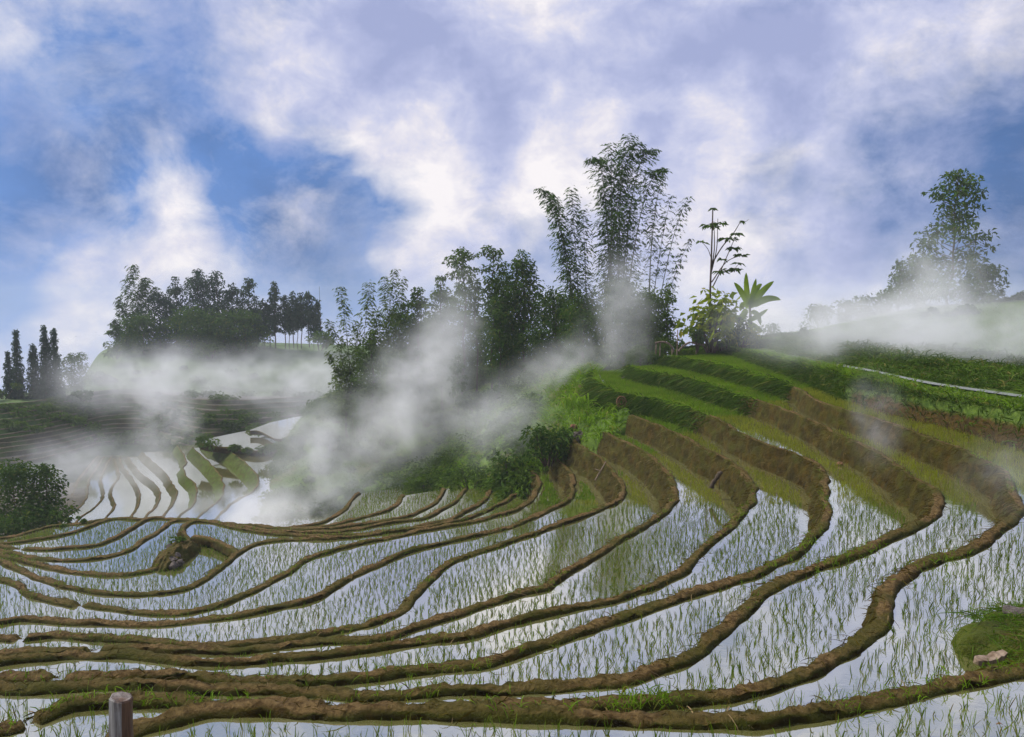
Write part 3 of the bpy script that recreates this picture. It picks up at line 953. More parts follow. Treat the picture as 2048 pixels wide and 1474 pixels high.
for i, (z, pix) in enumerate(MB):
    c = resample(world_curve(pix, z), lambda p: 0.5)
    zn = (mlev[i + 1] if i + 1 < len(MB) else z - 1.5)
    facing = [2.9, 2.6, 2.2, 1.6, 1.5, 1.2, 0.7, 0.6, 0.5, 0.5][i]
    me, V, out = bank_mesh('terrace_bank', c, z, zn - 0.2, 1.25, (), (lambda p, px, py: 0.45) if i < 3 else None, 0.8)
    tag(link('terrace_bank', me, M_BANK), 'winding bank of the misty valley paddies at middle left, ' + MLAB[i], 'earth bank', 'banks of the valley paddies', 'structure')
    e, s0 = c[-1], c[0]
    if i == 0:
        back = [[e[0] + 4, e[1] + 4, z], [-6, 136, z], [8, 110, z], [-4, 84, z]]
    else:
        back = [[e[0] + 3, e[1] + 1.0, z], [-8, 134, z], [-4, 84, z]]
    poly = np.vstack([c, back])
    tag(link('paddy_water', sheet('valley_water', poly, z), M_WATER), 'white shining water of the misty valley paddies, ' + MLAB[i], 'water', 'flooded valley paddies', 'structure')
zz = -22.6
m0 = np.array([PZ(x, y, zz) for x, y in catmull(np.array([(392, 887), (430, 893), (470, 897), (520, 902), (556, 893), (585, 880), (610, 866)], float), 8)])
m0b = np.array([PZ(x, y, zz) for x, y in [(660, 842), (600, 842), (520, 856), (450, 870), (405, 880)]])
tag(link('paddy_water', sheet('upper_pond', np.vstack([m0, m0b]), zz), M_WATER), 'bright white pond above the green faced valley bank', 'water', 'flooded valley paddies', 'structure')
me, V, out = bank_mesh('terrace_bank', resample(m0, lambda p: 0.5), zz, zz - 0.7, 1.3, (), lambda p, px, py: 0.2, 0.5)
tag(link('terrace_bank', me, M_BANK), 'brown bank in front of the bright white pond below the far hillside', 'earth bank', 'banks of the valley paddies', 'structure')
zz = -21.6
m1 = np.array([PZ(x, y, zz) for x, y in catmull(np.array([(500, 862), (515, 862), (530, 868), (548, 877), (566, 878), (580, 868), (592, 858), (612, 853), (650, 851)], float), 8)])
m1b = np.array([PZ(x, y, zz) for x, y in [(700, 834), (640, 829), (590, 834), (540, 845), (500, 860)]])
tag(link('paddy_water', sheet('top_pond', np.vstack([m1, m1b]), zz), M_WATER), 'small bright pond with a notched rim left of the bamboo slope', 'water', 'flooded valley paddies', 'structure')
me, V, out = bank_mesh('terrace_bank', resample(m1, lambda p: 0.5), zz, zz - 0.35, 0.5, (), None, 0.9)
tag(link('terrace_bank', me, M_BANK), 'notched brown bank of the small bright pond below the far hillside', 'earth bank', 'banks of the valley paddies', 'structure')


# ================================================================== RICE
def rice_roots():
    allp = []
    for i, z in enumerate(levels):
        s = scale_of(z)
        sp = 0.158 * s ** 0.62
        c = curves[i]
        pl = polys[i]
        xs = np.arange(-46, 50, sp)
        ys = np.arange(5.5, 90, sp * 1.12)
        X, Y = np.meshgrid(xs, ys)
        # planted along bending rows
        X = X + 0.55 * np.sin(Y * 0.33 + i) + RNG.normal(size=X.shape) * sp * 0.17
        Y = Y + 0.55 * np.sin(X * 0.21 + 2 * i) + RNG.normal(size=X.shape) * sp * 0.20
        P = np.stack([X.ravel(), Y.ravel(), np.full(X.size, z)], 1)
        px, py = to_px(P)
        k = (px > -260) & (px < 2560) & (py < 1640) & (py > 690)
        P = P[k]
        k = inside(pl, P)
        if i > 0:
            k &= ~inside(polys[i - 1], P)
        P = P[k]
        k = near_curve(c, P) > 0.30 * s
        P = P[k]
        if i > 0:
            k = near_curve(curves[i - 1], P) > 0.45 * s + 0.30 * abs(levels[i] - levels[i - 1])
            P = P[k]
        # a few misses
        miss = np.array([mnoise.noise(Vector((p[0] * 0.35, p[1] * 0.35, z))) for p in P]) if len(P) else np.zeros(0)
        P = P[RNG.random(len(P)) > 0.05 + 0.25 * np.clip(miss, 0, 1)]
        allp.append(np.column_stack([P, np.full(len(P), s)]))
        # thicker, older seedlings on the narrow steps below the brown faces of the hill
    base = np.vstack(allp)
    qx, qy = to_px(base[:, :3])
    m = (qy < 1010) & (qx > 1080)
    ex = np.repeat(base[m], 2, axis=0)
    ex[:, :2] += RNG.normal(size=(len(ex), 2)) * 0.11
    return np.vstack([base, ex])


roots = rice_roots()
dist = np.linalg.norm(roots[:, :3], axis=1)
order = np.argsort(dist)
roots = roots[order]
px, py = to_px(roots[:, :3])
infr = (px > 0) & (px < 2048) & (py < 1474)
near_i = np.where(infr)[0][:300]
far_mask = np.ones(len(roots), bool)
far_mask[near_i] = False


def seedling(P, s, nb, hgt):
    n = len(P)
    Pq = np.repeat(P, nb, axis=0)
    sq = np.repeat(s, nb)
    hq = np.repeat(hgt, nb)
    D = RNG.normal(size=(n * nb, 3)) * np.array((0.19, 0.19, 0.05))
    lean = np.repeat(RNG.normal(size=(n, 3)) * np.array((0.10, 0.10, 0)), nb, axis=0)
    D = D + lean
    D[:, 2] = 1.0
    L = hq * RNG.uniform(0.55, 1.15, n * nb)
    W = 0.0085 * sq ** 1.25 * RNG.uniform(0.8, 1.4, n * nb)
    Pq = Pq + np.column_stack([RNG.normal(size=(n * nb, 2)) * 0.014 * sq[:, None], np.full(n * nb, -0.03)])
    return Pq, D, L, W


rice_var = []
for v in range(8):
    nb = [4, 5, 6, 7, 5, 6, 4, 8][v]
    P, D, L, W = seedling(np.zeros((1, 3)), np.ones(1), nb, np.array([RNG.uniform(0.16, 0.32)]))
    rice_var.append(blade_mesh('rice_seedling', P, D, L, W, RNG.uniform(0.1, 0.9, nb)))
    rice_var[-1].materials.append(M_RICE)
for q, i in enumerate(near_i):
    o = bpy.data.objects.new('rice_seedling', rice_var[int(RNG.integers(8))])
    COL.objects.link(o)
    o.location = tuple(roots[i, :3])
    o.rotation_euler = (0, 0, RNG.uniform(0, 6.28))
    tag(o, 'young green rice seedling standing in the nearest flooded paddies', 'rice seedling', 'rice seedlings of the nearest paddies')
fr_all = roots[far_mask]
fx_, fy_ = to_px(fr_all[:, :3])
on_hill = (fy_ < 1010) & (fx_ > 1080)
M_RICEY = mat_leaf('rice_leaf_yellowish', (0.085, 0.115, 0.007), (0.36, 0.40, 0.028), 0.40, 0.6, 0.5, tip=(0.28, 0.22, 0.05))
high_ = fr_all[:, 1] > 45
for sel, mt_, lb_, hh_ in ((on_hill & ~high_, M_RICEY, 'yellowish young rice on the narrow steps below the brown hill faces', 0.19), (on_hill & high_, M_GRASS, 'bright green young rice on the topmost narrow steps of the knoll', 0.22)):
    q_ = fr_all[sel]
    Ph, Dh, Lh, Wh = seedling(q_[:, :3], q_[:, 3], 3, hh_ * q_[:, 3] ** 0.5 * RNG.uniform(0.6, 1.3, len(q_)))
    tag(link('rice_seedlings', blade_mesh('rice_seedlings', Ph, Dh, Lh, Wh * (0.9 if hh_ < 0.2 else 1.8), RNG.uniform(0.1, 0.9, len(Ph))), mt_), lb_, 'rice', None, 'stuff')
fr = fr_all[~on_hill]
dq = np.linalg.norm(fr[:, :3], axis=1)
parts = []
nearm = dq < 30
h = 0.225 * fr[:, 3] ** 0.5 * RNG.uniform(0.65, 1.3, len(fr))
P1 = seedling(fr[nearm][:, :3], fr[nearm][:, 3], 5, h[nearm])
P2 = seedling(fr[~nearm][:, :3], fr[~nearm][:, 3] * 1.15, 3, h[~nearm])
P, D, L, W = [np.concatenate([a, b]) for a, b in zip(P1, P2)]
rme = blade_mesh('rice_seedlings', P, D, L, W, RNG.uniform(0.1, 0.8, len(P)))
tag(link('rice_seedlings', rme, M_RICE), 'rows of young rice seedlings filling the farther flooded paddies', 'rice', None, 'stuff')
print('rice', len(roots), 'blades', len(P))

# bits of straw and leaf afloat on the near paddies
dp = roots[RNG.choice(len(roots), 2600, replace=False)][:, :3].copy()
dp = dp[np.linalg.norm(dp, axis=1) < 42]
dp[:, :2] += RNG.normal(size=(len(dp), 2)) * 0.08
dp[:, 2] += 0.008
dd = RNG.normal(size=(len(dp), 3))
dd[:, 2] = 0.25 * 0.3
me = leaf_mesh('floating_straw', dp, 0.11, 0.22, 0.0, 6.0, dd, None, 0.02)
me.vertices.foreach_get('co', buf := np.empty(len(me.vertices) * 3, np.float32))
b3_ = buf.reshape(-1, 4, 3)
b3_[:, :, 2] = b3_[:, :1, 2] * 0 + (dp[:, 2] - 0.004 + RNG.uniform(0, 0.006, len(dp)))[:, None]
me.vertices.foreach_set('co', b3_.ravel())
M_DEBRIS = mat_leaf('floating_straw', (0.05, 0.035, 0.012), (0.20, 0.16, 0.06), 0.1, 0.8, 0.7)
tag(link('floating_straw', me, M_DEBRIS), 'bits of dead straw and leaf afloat on the near paddies', 'straw', None, 'stuff')


# ================================================================== GRASS ON BANKS AND SLOPES
def scatter_strip(V, out, k0, k1, dens, cond=None):
    """random points on a swept bank between profile columns k0..k1"""
    n = V.shape[0]
    L = np.linalg.norm(np.diff(V[:, k0], axis=0), axis=1)
    pts, dirs = [], []
    for i in range(n - 1):
        c = V[i, k0]
        d = dens(c) * L[i]
        cnt = int(d) + (RNG.random() < d - int(d))
        for _ in range(cnt):
            f, g = RNG.random(), RNG.random() * (k1 - k0)
            k = k0 + int(g)
            g -= int(g)
            k2 = min(k + 1, k1)
            p = (V[i, k] * (1 - g) + V[i, k2] * g) * (1 - f) + (V[i + 1, k] * (1 - g) + V[i + 1, k2] * g) * f
            pts.append(p)
            dirs.append((out[i, 0], out[i, 1]))
    return np.array(pts).reshape(-1, 3), np.array(dirs).reshape(-1, 2)


gp, gd, gl, gw, gdr = [], [], [], [], []


def add_blades(P, D, L, W, dr):
    gp.append(P)
    gd.append(D)
    gl.append(np.broadcast_to(L, (len(P),)))
    gw.append(np.broadcast_to(W, (len(P),)))
    gdr.append(np.broadcast_to(dr, (len(P),)))


def flush_blades(name, label, mat):
    global gp, gd, gl, gw, gdr
    me = blade_mesh(name, np.vstack(gp), np.vstack(gd), np.concatenate(gl), np.concatenate(gw), np.concatenate(gdr))
    print(name, sum(len(x) for x in gp))
    tag(link(name, me, mat), label, 'grass', None, 'stuff')
    gp, gd, gl, gw, gdr = [], [], [], [], []


# sparse tufts along the near banks
for i, (V, out) in enumerate(bank_geo[:12]):
    s = scale_of(levels[i])
    pxs, pys = to_px(V[:, 3])

    def dens(c, s=s, i=i):
        x, y = to_px(c)
        if x < -60 or x > 2110 or y > 1500 or y < 700:
            return 0
        t = mnoise.noise(Vector((c[0] * 0.35, c[1] * 0.35, 7.7 + i)))
        return (7.0 * max(0.0, t + 0.10) ** 1.2 * (1 if y > 1000 else 0.4)) / s * (5.0 if i < 2 else 3.2 if i < 5 else 1.8)
    P, O = scatter_strip(V, out, 1, 9, dens)
    if len(P) == 0:
        continue
    # small tufts
    nb = 4
    P = np.repeat(P, nb, axis=0) + RNG.normal(size=(len(P) * nb, 3)) * np.array((0.03, 0.03, 0)) * s
    D = RNG.normal(size=P.shape) * 0.45
    D[:, 2] = 1
    add_blades(P, D, RNG.uniform(0.07, 0.24, len(P)) * s ** 0.8, RNG.uniform(0.007, 0.014, len(P)) * s ** 1.1, RNG.uniform(0.5, 1.8, len(P)))
flush_blades('bank_grass', 'short green grass tufts growing on the earth banks of the paddies', M_GRASS)

# short dead straw and moss blades that give the banks their rough skin
for i, (V, out) in enumerate(bank_geo[:11]):
    s = scale_of(levels[i])

    def dens(c, s=s):
        x, y = to_px(c)
        if x < -40 or x > 2090 or y > 1500 or y < 840:
            return 0
        return 62 / s ** 1.3
    P, O = scatter_strip(V, out, 2, 16, dens)
    D = np.column_stack([O * 0.6 + RNG.normal(size=O.shape) * 0.7, RNG.uniform(-0.9, 0.5, len(P))])
    add_blades(P, D, RNG.uniform(0.06, 0.24, len(P)) * s, RNG.uniform(0.008, 0.018, len(P)) * s, RNG.uniform(0.5, 1.8, len(P)))
M_STRAW = mat_leaf('straw_and_moss', (0.022, 0.015, 0.002), (0.108, 0.078, 0.006), 0.15, 0.8, 0.7, tip=(0.24, 0.17, 0.08))
flush_blades('bank_straw', 'dead straw and moss clinging to the earth banks and wall faces', M_STRAW)

# overgrown faces high on the right hill
for i in (1, 2, 3):
    V, out = bank_geo[i]

    def dens(c):
        x, y = to_px(c)
        if y > 850 or x > 1700:
            return 0
        return 190 * hill_grass(c, x, y)
    P, O = scatter_strip(V, out, 8, 18, dens)
    D = np.column_stack([O * 0.9 + RNG.normal(size=O.shape) * 0.4, RNG.uniform(-0.2, 0.9, len(P))])
    add_blades(P, D, RNG.uniform(0.3, 0.9, len(P)), RNG.uniform(0.03, 0.065, len(P)), RNG.uniform(0.8, 2.4, len(P)))
flush_blades('shaded_face_grass', 'green grass with painted shade hanging down the overgrown upper step faces', M_FACE_SHADE)
for i in (1, 2, 3):
    V, out = bank_geo[i]

    def dens(c):
        x, y = to_px(c)
        if y > 850 or x > 1700:
            return 0
        return 70 * hill_grass(c, x, y) * (0.4 + 1.2 * max(0, mnoise.noise(Vector((c[0] * 0.6, c[1] * 0.6, 2)) ) + 0.4))
    P, O = scatter_strip(V, out, 3, 10, dens)
    D = np.column_stack([O * 0.6 + RNG.normal(size=O.shape) * 0.4, RNG.uniform(0.4, 1.0, len(P))])
    add_blades(P, D, RNG.uniform(0.2, 0.65, len(P)), RNG.uniform(0.03, 0.06, len(P)), RNG.uniform(0.8, 2.0, len(P)))


def scatter_grid(B, i0, i1, n, cond, j0=0, j1=None):
    """area weighted points on a grid surface, kept where cond(px, py, p)"""
    sub = B[i0:i1 + 1, j0:j1]
    a, b, c, d = sub[:-1, :-1], sub[:-1, 1:], sub[1:, 1:], sub[1:, :-1]
    ar = np.linalg.norm(np.cross(c - a, b - d), axis=-1).ravel()
    pick = RNG.choice(len(ar), size=n, p=ar / ar.sum())
    f, g = RNG.random(n)[:, None], RNG.random(n)[:, None]
    A_, B_, C_, D_ = [q.reshape(-1, 3)[pick] for q in (a, b, c, d)]
    P = (A_ * (1 - f) + B_ * f) * (1 - g) + (D_ * (1 - f) + C_ * f) * g
    px, py = to_px(P)
    k = cond(px, py, P)
    return P[k]


# grassy edge between the first and second step of the right hill
P = scatter_grid(HILL, 2, 9, 26000, lambda x, y, p: (x < 2120) & (x > 1330) & (RNG.random(len(x)) < np.where((x > 1690) & (y > 785 + (x - 1764) * 0.14), 0.10, 1.0)))
D = RNG.normal(size=P.shape) * 0.5
D[:, 1] -= 0.5
D[:, 2] = RNG.uniform(0.3, 1.0, len(P))
Lq, Wq = RNG.uniform(0.18, 0.55, len(P)), RNG.uniform(0.016, 0.034, len(P))
keep_blades = (gp, gd, gl, gw, gdr)
gp, gd, gl, gw, gdr = [], [], [], [], []
add_blades(P, D, Lq * 1.3, Wq * 1.3, RNG.uniform(0.8, 2.0, len(P)))
flush_blades('riser_grass', 'grass with painted shade on the riser under the thin bright strip of water', M_FACE_SHADE)
gp, gd, gl, gw, gdr = keep_blades
P = scatter_grid(HILL, 8, 11, 6000, lambda x, y, p: (x < 1760) & (x > 1330))
D = RNG.normal(size=P.shape) * 0.5
D[:, 2] = 1
add_blades(P, D, RNG.uniform(0.18, 0.5, len(P)), RNG.uniform(0.02, 0.04, len(P)), RNG.uniform(0.8, 2.0, len(P)))
flush_blades('hill_grass', 'long bright green grass hanging over the upper terrace faces', M_GRASS)

P = scatter_grid(HILL, 9, 11, 9000, lambda x, y, p: (x < 2120) & (x > 1600))
D = RNG.normal(size=P.shape) * 0.5
D[:, 2] = 1
add_blades(P, D, RNG.uniform(0.10, 0.34, len(P)) * (0.6 + 1.0 * (RNG.random(len(P)) > 0.8)), RNG.uniform(0.02, 0.045, len(P)), RNG.uniform(0.8, 1.8, len(P)))
for (r0, r1, cnt, l0, l1) in [(20, 23, 9000, 0.12, 0.35), (29, 44, 16000, 0.15, 0.45)]:
    P = scatter_grid(HILL, r0, r1, cnt, lambda x, y, p: (x < 2120) & (x > 1330))
    D = RNG.normal(size=P.shape) * 0.5
    D[:, 2] = 1
    add_blades(P, D, RNG.uniform(l0, l1, len(P)), RNG.uniform(0.02, 0.045, len(P)), RNG.uniform(0.8, 1.8, len(P)))
flush_blades('tread_grass', 'pale short grass on the flat steps of the upper right hillside', M_GRASS)
for (r0, r1, cnt) in [(13, 20, 15000), (23, 29, 12000)]:
    P = scatter_grid(HILL, r0, r1, cnt, lambda x, y, p: (x < 2120) & (x > 1330))
    D = RNG.normal(size=P.shape) * 0.5
    D[:, 1] -= 0.4
    D[:, 2] = RNG.uniform(0.2, 1.0, len(P))
    add_blades(P, D, RNG.uniform(0.25, 0.7, len(P)), RNG.uniform(0.025, 0.05, len(P)), RNG.uniform(0.8, 2.0, len(P)))
flush_blades('step_face_grass', 'grass with painted shade hanging over the step faces of the upper right hillside', M_FACE_SHADE)
# rank tufts on the bank of the second step
P = scatter_grid(HILL, 12, 16, 2200, lambda x, y, p: (x < 2120) & (x > 1560))
P = np.repeat(P, 4, axis=0) + RNG.normal(size=(len(P) * 4, 3)) * 0.06
D = RNG.normal(size=P.shape) * 0.6
D[:, 2] = 1
add_blades(P, D, RNG.uniform(0.4, 0.95, len(P)), RNG.uniform(0.035, 0.06, len(P)), RNG.uniform(1.2, 2.4, len(P)))
P = scatter_grid(HILL, 16, 27, 900, lambda x, y, p: (x < 2120) & (x > 1560))
P = np.repeat(P, 9, axis=0) + RNG.normal(size=(len(P) * 9, 3)) * np.array((0.10, 0.10, 0.02))
D = RNG.normal(size=P.shape) * 0.55
D[:, 2] = 1
add_blades(P, D, RNG.uniform(0.5, 1.25, len(P)), RNG.uniform(0.04, 0.075, len(P)), RNG.uniform(1.0, 2.4, len(P)))
flush_blades('hilltop_grass', 'rank dark green grass on the upper right hillside', M_RANK)

P = scatter_grid(SLOPE, 6, 36, 60000, lambda x, y, p: (x > 760) & (x < 1290) & (y > 730))
nz_ = np.array([mnoise.noise(Vector((p[0] * 0.5, p[1] * 0.5, 3.3))) for p in P])
P = P[RNG.random(len(P)) < np.clip(0.55 + nz_ * 1.2, 0.06, 1)]
D = RNG.normal(size=P.shape) * 0.55
D[:, 1] -= 0.3
D[:, 2] = 1
add_blades(P, D, RNG.uniform(0.4, 1.35, len(P)), RNG.uniform(0.04, 0.10, len(P)), RNG.uniform(0.8, 2.2, len(P)))
flush_blades('slope_grass', 'tall pale green grass covering the slope left of the knoll', M_GRASS)
P = scatter_grid(SLOPE, 0, 46, 26000, lambda x, y, p: (x > 440) & (x < 960))
D = RNG.normal(size=P.shape) * 0.6
D[:, 2] = 1
add_blades(P, D, RNG.uniform(0.4, 1.1, len(P)), RNG.uniform(0.05, 0.10, len(P)), RNG.uniform(0.8, 2.2, len(P)))
flush_blades('undergrowth', 'dim green undergrowth below the grove, half hidden by mist', M_GRASSD)

cl = scatter_grid(SLOPE, 3, 40, 2600, lambda x, y, p: (x > 500) & (x < 1075) & (y > 790))
keep = np.array([mnoise.noise(Vector((p[0] * 0.16, p[1] * 0.16, 8.8))) for p in cl])
cl = cl[RNG.random(len(cl)) < np.clip(0.30 + keep * 1.3, 0.02, 0.8)][:420]
nl = 130
off = RNG.normal(size=(len(cl) * nl, 3))
off /= np.linalg.norm(off, axis=1)[:, None]
rr_ = np.repeat(RNG.uniform(0.5, 1.5, len(cl)), nl)[:, None]
off *= (RNG.random(len(off)) ** 0.45)[:, None] * np.array((1.1, 1.1, 0.8)) * rr_
Pl = np.repeat(cl, nl, axis=0) + off + np.array((0, 0, 0.35))
me = leaf_mesh('shrubbery', Pl, 0.42, 0.5, 0.35, 0.5, off.copy())
tag(link('shrubbery', me, M_MID), 'mass of low leafy scrub covering the misty slope below the grove', 'shrubbery', None, 'stuff')


# ================================================================== TREES
def env(shape, t):
    """crown half width (0..1) at height t of the crown (0 bottom, 1 top)"""
    if shape == 'round':
        return math.sin(math.pi * (0.12 + 0.80 * t)) ** 0.7
    if shape == 'egg':
        return (math.sin(math.pi * min(1, 0.18 + 0.80 * t ** 0.85))) ** 0.8 if t < 0.98 else 0.12
    if shape == 'column':
        return min(1, (t + 0.08) * 4) * (1 - t) ** 0.45 * 1.05
    if shape == 'cone':
        return min(1, (t + 0.05) * 6) * (1 - t) ** 0.62 + 0.06
    if shape == 'top':
        return 0.45 + 0.55 * math.sin(math.pi * t)
    if shape == 'skirt':           # broad foot, slimmer ragged top
        return 0.98 - 0.62 * t ** 0.8 + 0.10 * math.sin(t * 17)
    return 1.0


def tree(name, label, cat, px, base, top, wpx, D, mat, shape='round', cb=0.15, nc=22, dens=1.0, leaf=1.0, group=None, bark=None, flat=0.65, seed=None, lean=0.0, loc=None, tight=1.0, aspect=0.5):
    rng = np.random.default_rng(seed if seed is not None else int(px * 7 + base * 3 + D))
    p0 = PD(px, base, D)
    H = (base - top) * D / FPX
    Wd = wpx * D / FPX
    root = empty(name, p0, label, cat, group)
    ls = 0.0043 * D * leaf
    cen, rad = [], []
    for k in range(nc):
        t = (k + rng.uniform(0.1, 0.9)) / nc
        a = k * 2.4 + rng.uniform(-0.5, 0.5)
        e = env(shape, t)
        r = e * Wd * 0.5
        rc = max(0.185 * Wd * (0.6 + 0.8 * e) * rng.uniform(0.7, 1.3), ls * 0.9) * tight
        rr = max(0.0, r - rc * 0.7) * (0.35 + 0.65 * rng.random() ** 0.5) * rng.uniform(0.8, 1.18)
        z = H * (cb + (1 - cb) * t) - (rc * 0.6 if t > 0.85 else 0)
        cen.append((math.cos(a) * rr + lean * H * t, math.sin(a) * rr, z))
        rad.append(rc)
    cen = np.array(cen)
    rad = np.array(rad)
    area = (H * (1 - cb)) * Wd * 0.62
    n = int(dens * 3.4 * area / (ls * ls * aspect * 0.5))
    n = max(60, min(n, 26000))
    pick = rng.choice(nc, size=n, p=rad ** 2 / (rad ** 2).sum())
    off = rng.normal(size=(n, 3))
    off /= np.linalg.norm(off, axis=1)[:, None]
    off *= (rng.random(n) ** 0.45)[:, None] * np.array((1.15, 1.15, flat))
    P = cen[pick] + off * rad[pick][:, None]
    dirs = off / (np.linalg.norm(off, axis=1)[:, None] + 1e-6) * 0.8
    me = leaf_mesh('crown', P, ls, aspect, 0.3, 0.5, dirs + rng.normal(size=(n, 3)) * 0.4, rng)
    link('crown', me, mat, root)
    ts = TubeSet()
    tr = max(0.010 * H, 0.05)
    hs = np.linspace(-0.4, H * (0.96 if shape != 'round' else 0.8), 8)
    wob = rng.normal(size=(8, 2)) * 0.010 * H
    wob[0] = 0
    pts = np.column_stack([wob[:, 0] + lean * hs, wob[:, 1], hs])
    ts.tube(pts, np.linspace(tr, tr * 0.22, 8), 6)
    for k in range(0, nc):
        c = cen[k]
        z0 = c[2] - 0.35 * math.hypot(c[0] - lean * c[2], c[1]) - rad[k] * 0.4
        z0 = max(0.12 * H, z0)
        b0 = np.array([np.interp(z0, hs, pts[:, 0]), np.interp(z0, hs, pts[:, 1]), z0])
        mid = (b0 + c) / 2 + np.array((0, 0, -0.04 * H * 0.3))
        ts.tube(np.array([b0, mid, c]), [tr * 0.36, tr * 0.24, tr * 0.08], 4)
    link('trunk', ts.mesh('trunk'), bark or M_BARK, root)
    return root


def bez(a, b, c, n):
    t = np.linspace(0, 1, n)[:, None]
    a, b, c = map(np.asarray, (a, b, c))
    return (1 - t) ** 2 * a + 2 * t * (1 - t) * b + t * t * c


def bamboo(label, bpx, bpy, D, culms, mat, group=None, leaf=1.0, start=0.22, spread=1.0, node=0.42, name='bamboo_clump', cat='bamboo'):
    """culms: (tip px, tip py, control px, control py, depth offset)"""
    rng = np.random.default_rng(int(bpx + bpy * 3))
    p0 = PD(bpx, bpy, D)
    root = empty(name, p0, label, cat, group)
    k = D / FPX
    ls = 0.0052 * D * leaf
    for q, (tx, ty, cx, cyy, dz) in enumerate(culms):
        b = np.array(((q - len(culms) / 2) * 0.25 + rng.normal() * 0.2, rng.normal() * 0.4 + dz * 0.3, -0.3))
        c = np.array(((cx - bpx) * k, dz * 0.8, (bpy - cyy) * k))
        e = np.array(((tx - bpx) * k, dz, (bpy - ty) * k))
        L = np.linalg.norm(e - b)
        crv = bez(b, c, e, 40)
        tg = np.gradient(crv, axis=0)
        tg /= np.linalg.norm(tg, axis=1)[:, None]
        ts = TubeSet()
        r0 = max(0.06, 0.0035 * L)
        ts.tube(crv[::2], np.linspace(r0, r0 * 0.2, 20), 5)
        cul = link('culm', ts.mesh('culm'), M_CULM, root)
        C, Dr = [], []
        nn = int(L * (1 - start) / node)
        for i in range(nn):
            t = start + (1 - start) * (i + 0.5) / nn
            o = crv[int(t * 39)] * (1 - (t * 39) % 1) + crv[min(39, int(t * 39) + 1)] * ((t * 39) % 1)
            for sd in range(3 if t < 0.9 else 2):
                a = rng.uniform(-0.7, 0.7) + (math.pi if (sd + i) % 2 else 0) + (rng.uniform(0, 6.28) if sd == 2 else 0)
                ln = spread * (0.55 + 1.25 * math.sin(math.pi * min(0.96, 0.22 + t * 0.72))) * rng.uniform(0.6, 1.2) * L / 22
                d = np.array((math.cos(a), math.sin(a), rng.uniform(-0.10, 0.28)))
                m = 8
                u = (np.arange(m) + rng.uniform(0.2, 0.8, m)) / m
                pts = o + d * ln * u[:, None] + np.array((0, 0, -1)) * (0.28 * ln * u ** 2)[:, None]
                C.append(pts + rng.normal(size=(m, 3)) * 0.10 * ls / 0.45)
                Dr.append(np.tile(d, (m, 1)) + np.array((0, 0, -0.25)))
        C = np.vstack(C)
        Dr = np.vstack(Dr)
        fm = leaf_mesh('foliage', C, ls, 0.30, 0.25, 0.8, Dr, rng)
        link('foliage', fm, mat, cul)
    return root


def bush(label, px, base, top, wpx, D, mat, cat='bush', name='bush', leaf=1.0, nc=9, dens=1.0, group=None, aspect=0.5, flat=0.75):
    rng = np.random.default_rng(int(px * 3 + base * 7 + D))
    p0 = PD(px, base, D)
    H = (base - top) * D / FPX
    Wd = wpx * D / FPX
    root = empty(name, p0, label, cat, group)
    ls = 0.0045 * D * leaf
    cen = np.column_stack([rng.uniform(-0.36, 0.36, nc) * Wd, rng.uniform(-0.3, 0.3, nc) * Wd, rng.uniform(0.18, 0.80, nc) * H])
    cen[:, 2] *= 1 - 0.9 * (np.abs(cen[:, 0]) / Wd) ** 1.2
    rad = rng.uniform(0.20, 0.34, nc) * min(H, Wd)
    n = max(80, min(20000, int(dens * 3.2 * H * Wd * 0.7 / (ls * ls * aspect * 0.5))))
    pick = rng.choice(nc, size=n, p=rad ** 2 / (rad ** 2).sum())
    off = rng.normal(size=(n, 3))
    off /= np.linalg.norm(off, axis=1)[:, None]
    off *= (rng.random(n) ** 0.4)[:, None] * np.array((1.2, 1.2, flat))
    P = cen[pick] + off * rad[pick][:, None]
    P[:, 2] = np.abs(P[:, 2])
    link('foliage', leaf_mesh('foliage', P, ls, aspect, 0.35, 0.5, off * 0.9 + rng.normal(size=(n, 3)) * 0.35, rng), mat, root)
    ts = TubeSet()
    for k in range(min(nc, 6)):
        ts.tube(np.array([(cen[k][0] * 0.2, cen[k][1] * 0.2, -0.25), cen[k] * np.array((0.6, 0.6, 0.5)), cen[k]]), [0.02 * H + 0.01, 0.014 * H + 0.008, 0.006 * H + 0.004], 4)
    link('stem', ts.mesh('stem'), M_BARK, root)
    return root


G1 = 'trees of the central grove'
bamboo('tall dark bamboo clump leaning left at the right end of the central grove', 1170, 752, 85,
       [(1078, 380, 1136, 400, 1), (1098, 398, 1130, 470, -1), (1140, 380, 1150, 500, 0), (1165, 420, 1172, 540, 1), (1120, 470, 1140, 560, -1)], M_BAMBOO, 'tall bamboo clumps of the grove', 1.08, 0.26, 0.9, 0.38)
bamboo('tallest dark bamboo clump, its plumes topping the whole grove', 1232, 745, 86,
       [(1254, 276, 1222, 390, 0), (1272, 290, 1226, 330, 1), (1214, 298, 1222, 420, -1), (1180, 334, 1212, 266, 0), (1302, 306, 1252, 286, 1), (1316, 350, 1272, 330, -1), (1242, 310, 1236, 470, 1), (1200, 380, 1216, 480, 0), (1262, 390, 1252, 520, 2), (1228, 430, 1226, 560, -2)], M_BAMBOO, 'tall bamboo clumps of the grove', 1.08, 0.24, 1.0, 0.42)
bamboo('loose bamboo clump of thin bare stems right of the tallest plumes', 1302, 735, 84,
       [(1322, 346, 1290, 440, 0), (1342, 392, 1312, 500, 1), (1366, 402, 1328, 470, -1), (1305, 420, 1296, 560, 1), (1378, 478, 1330, 560, 0)], M_BAMBOO, 'tall bamboo clumps of the grove', 1.0, 0.42, 0.72, 0.75)
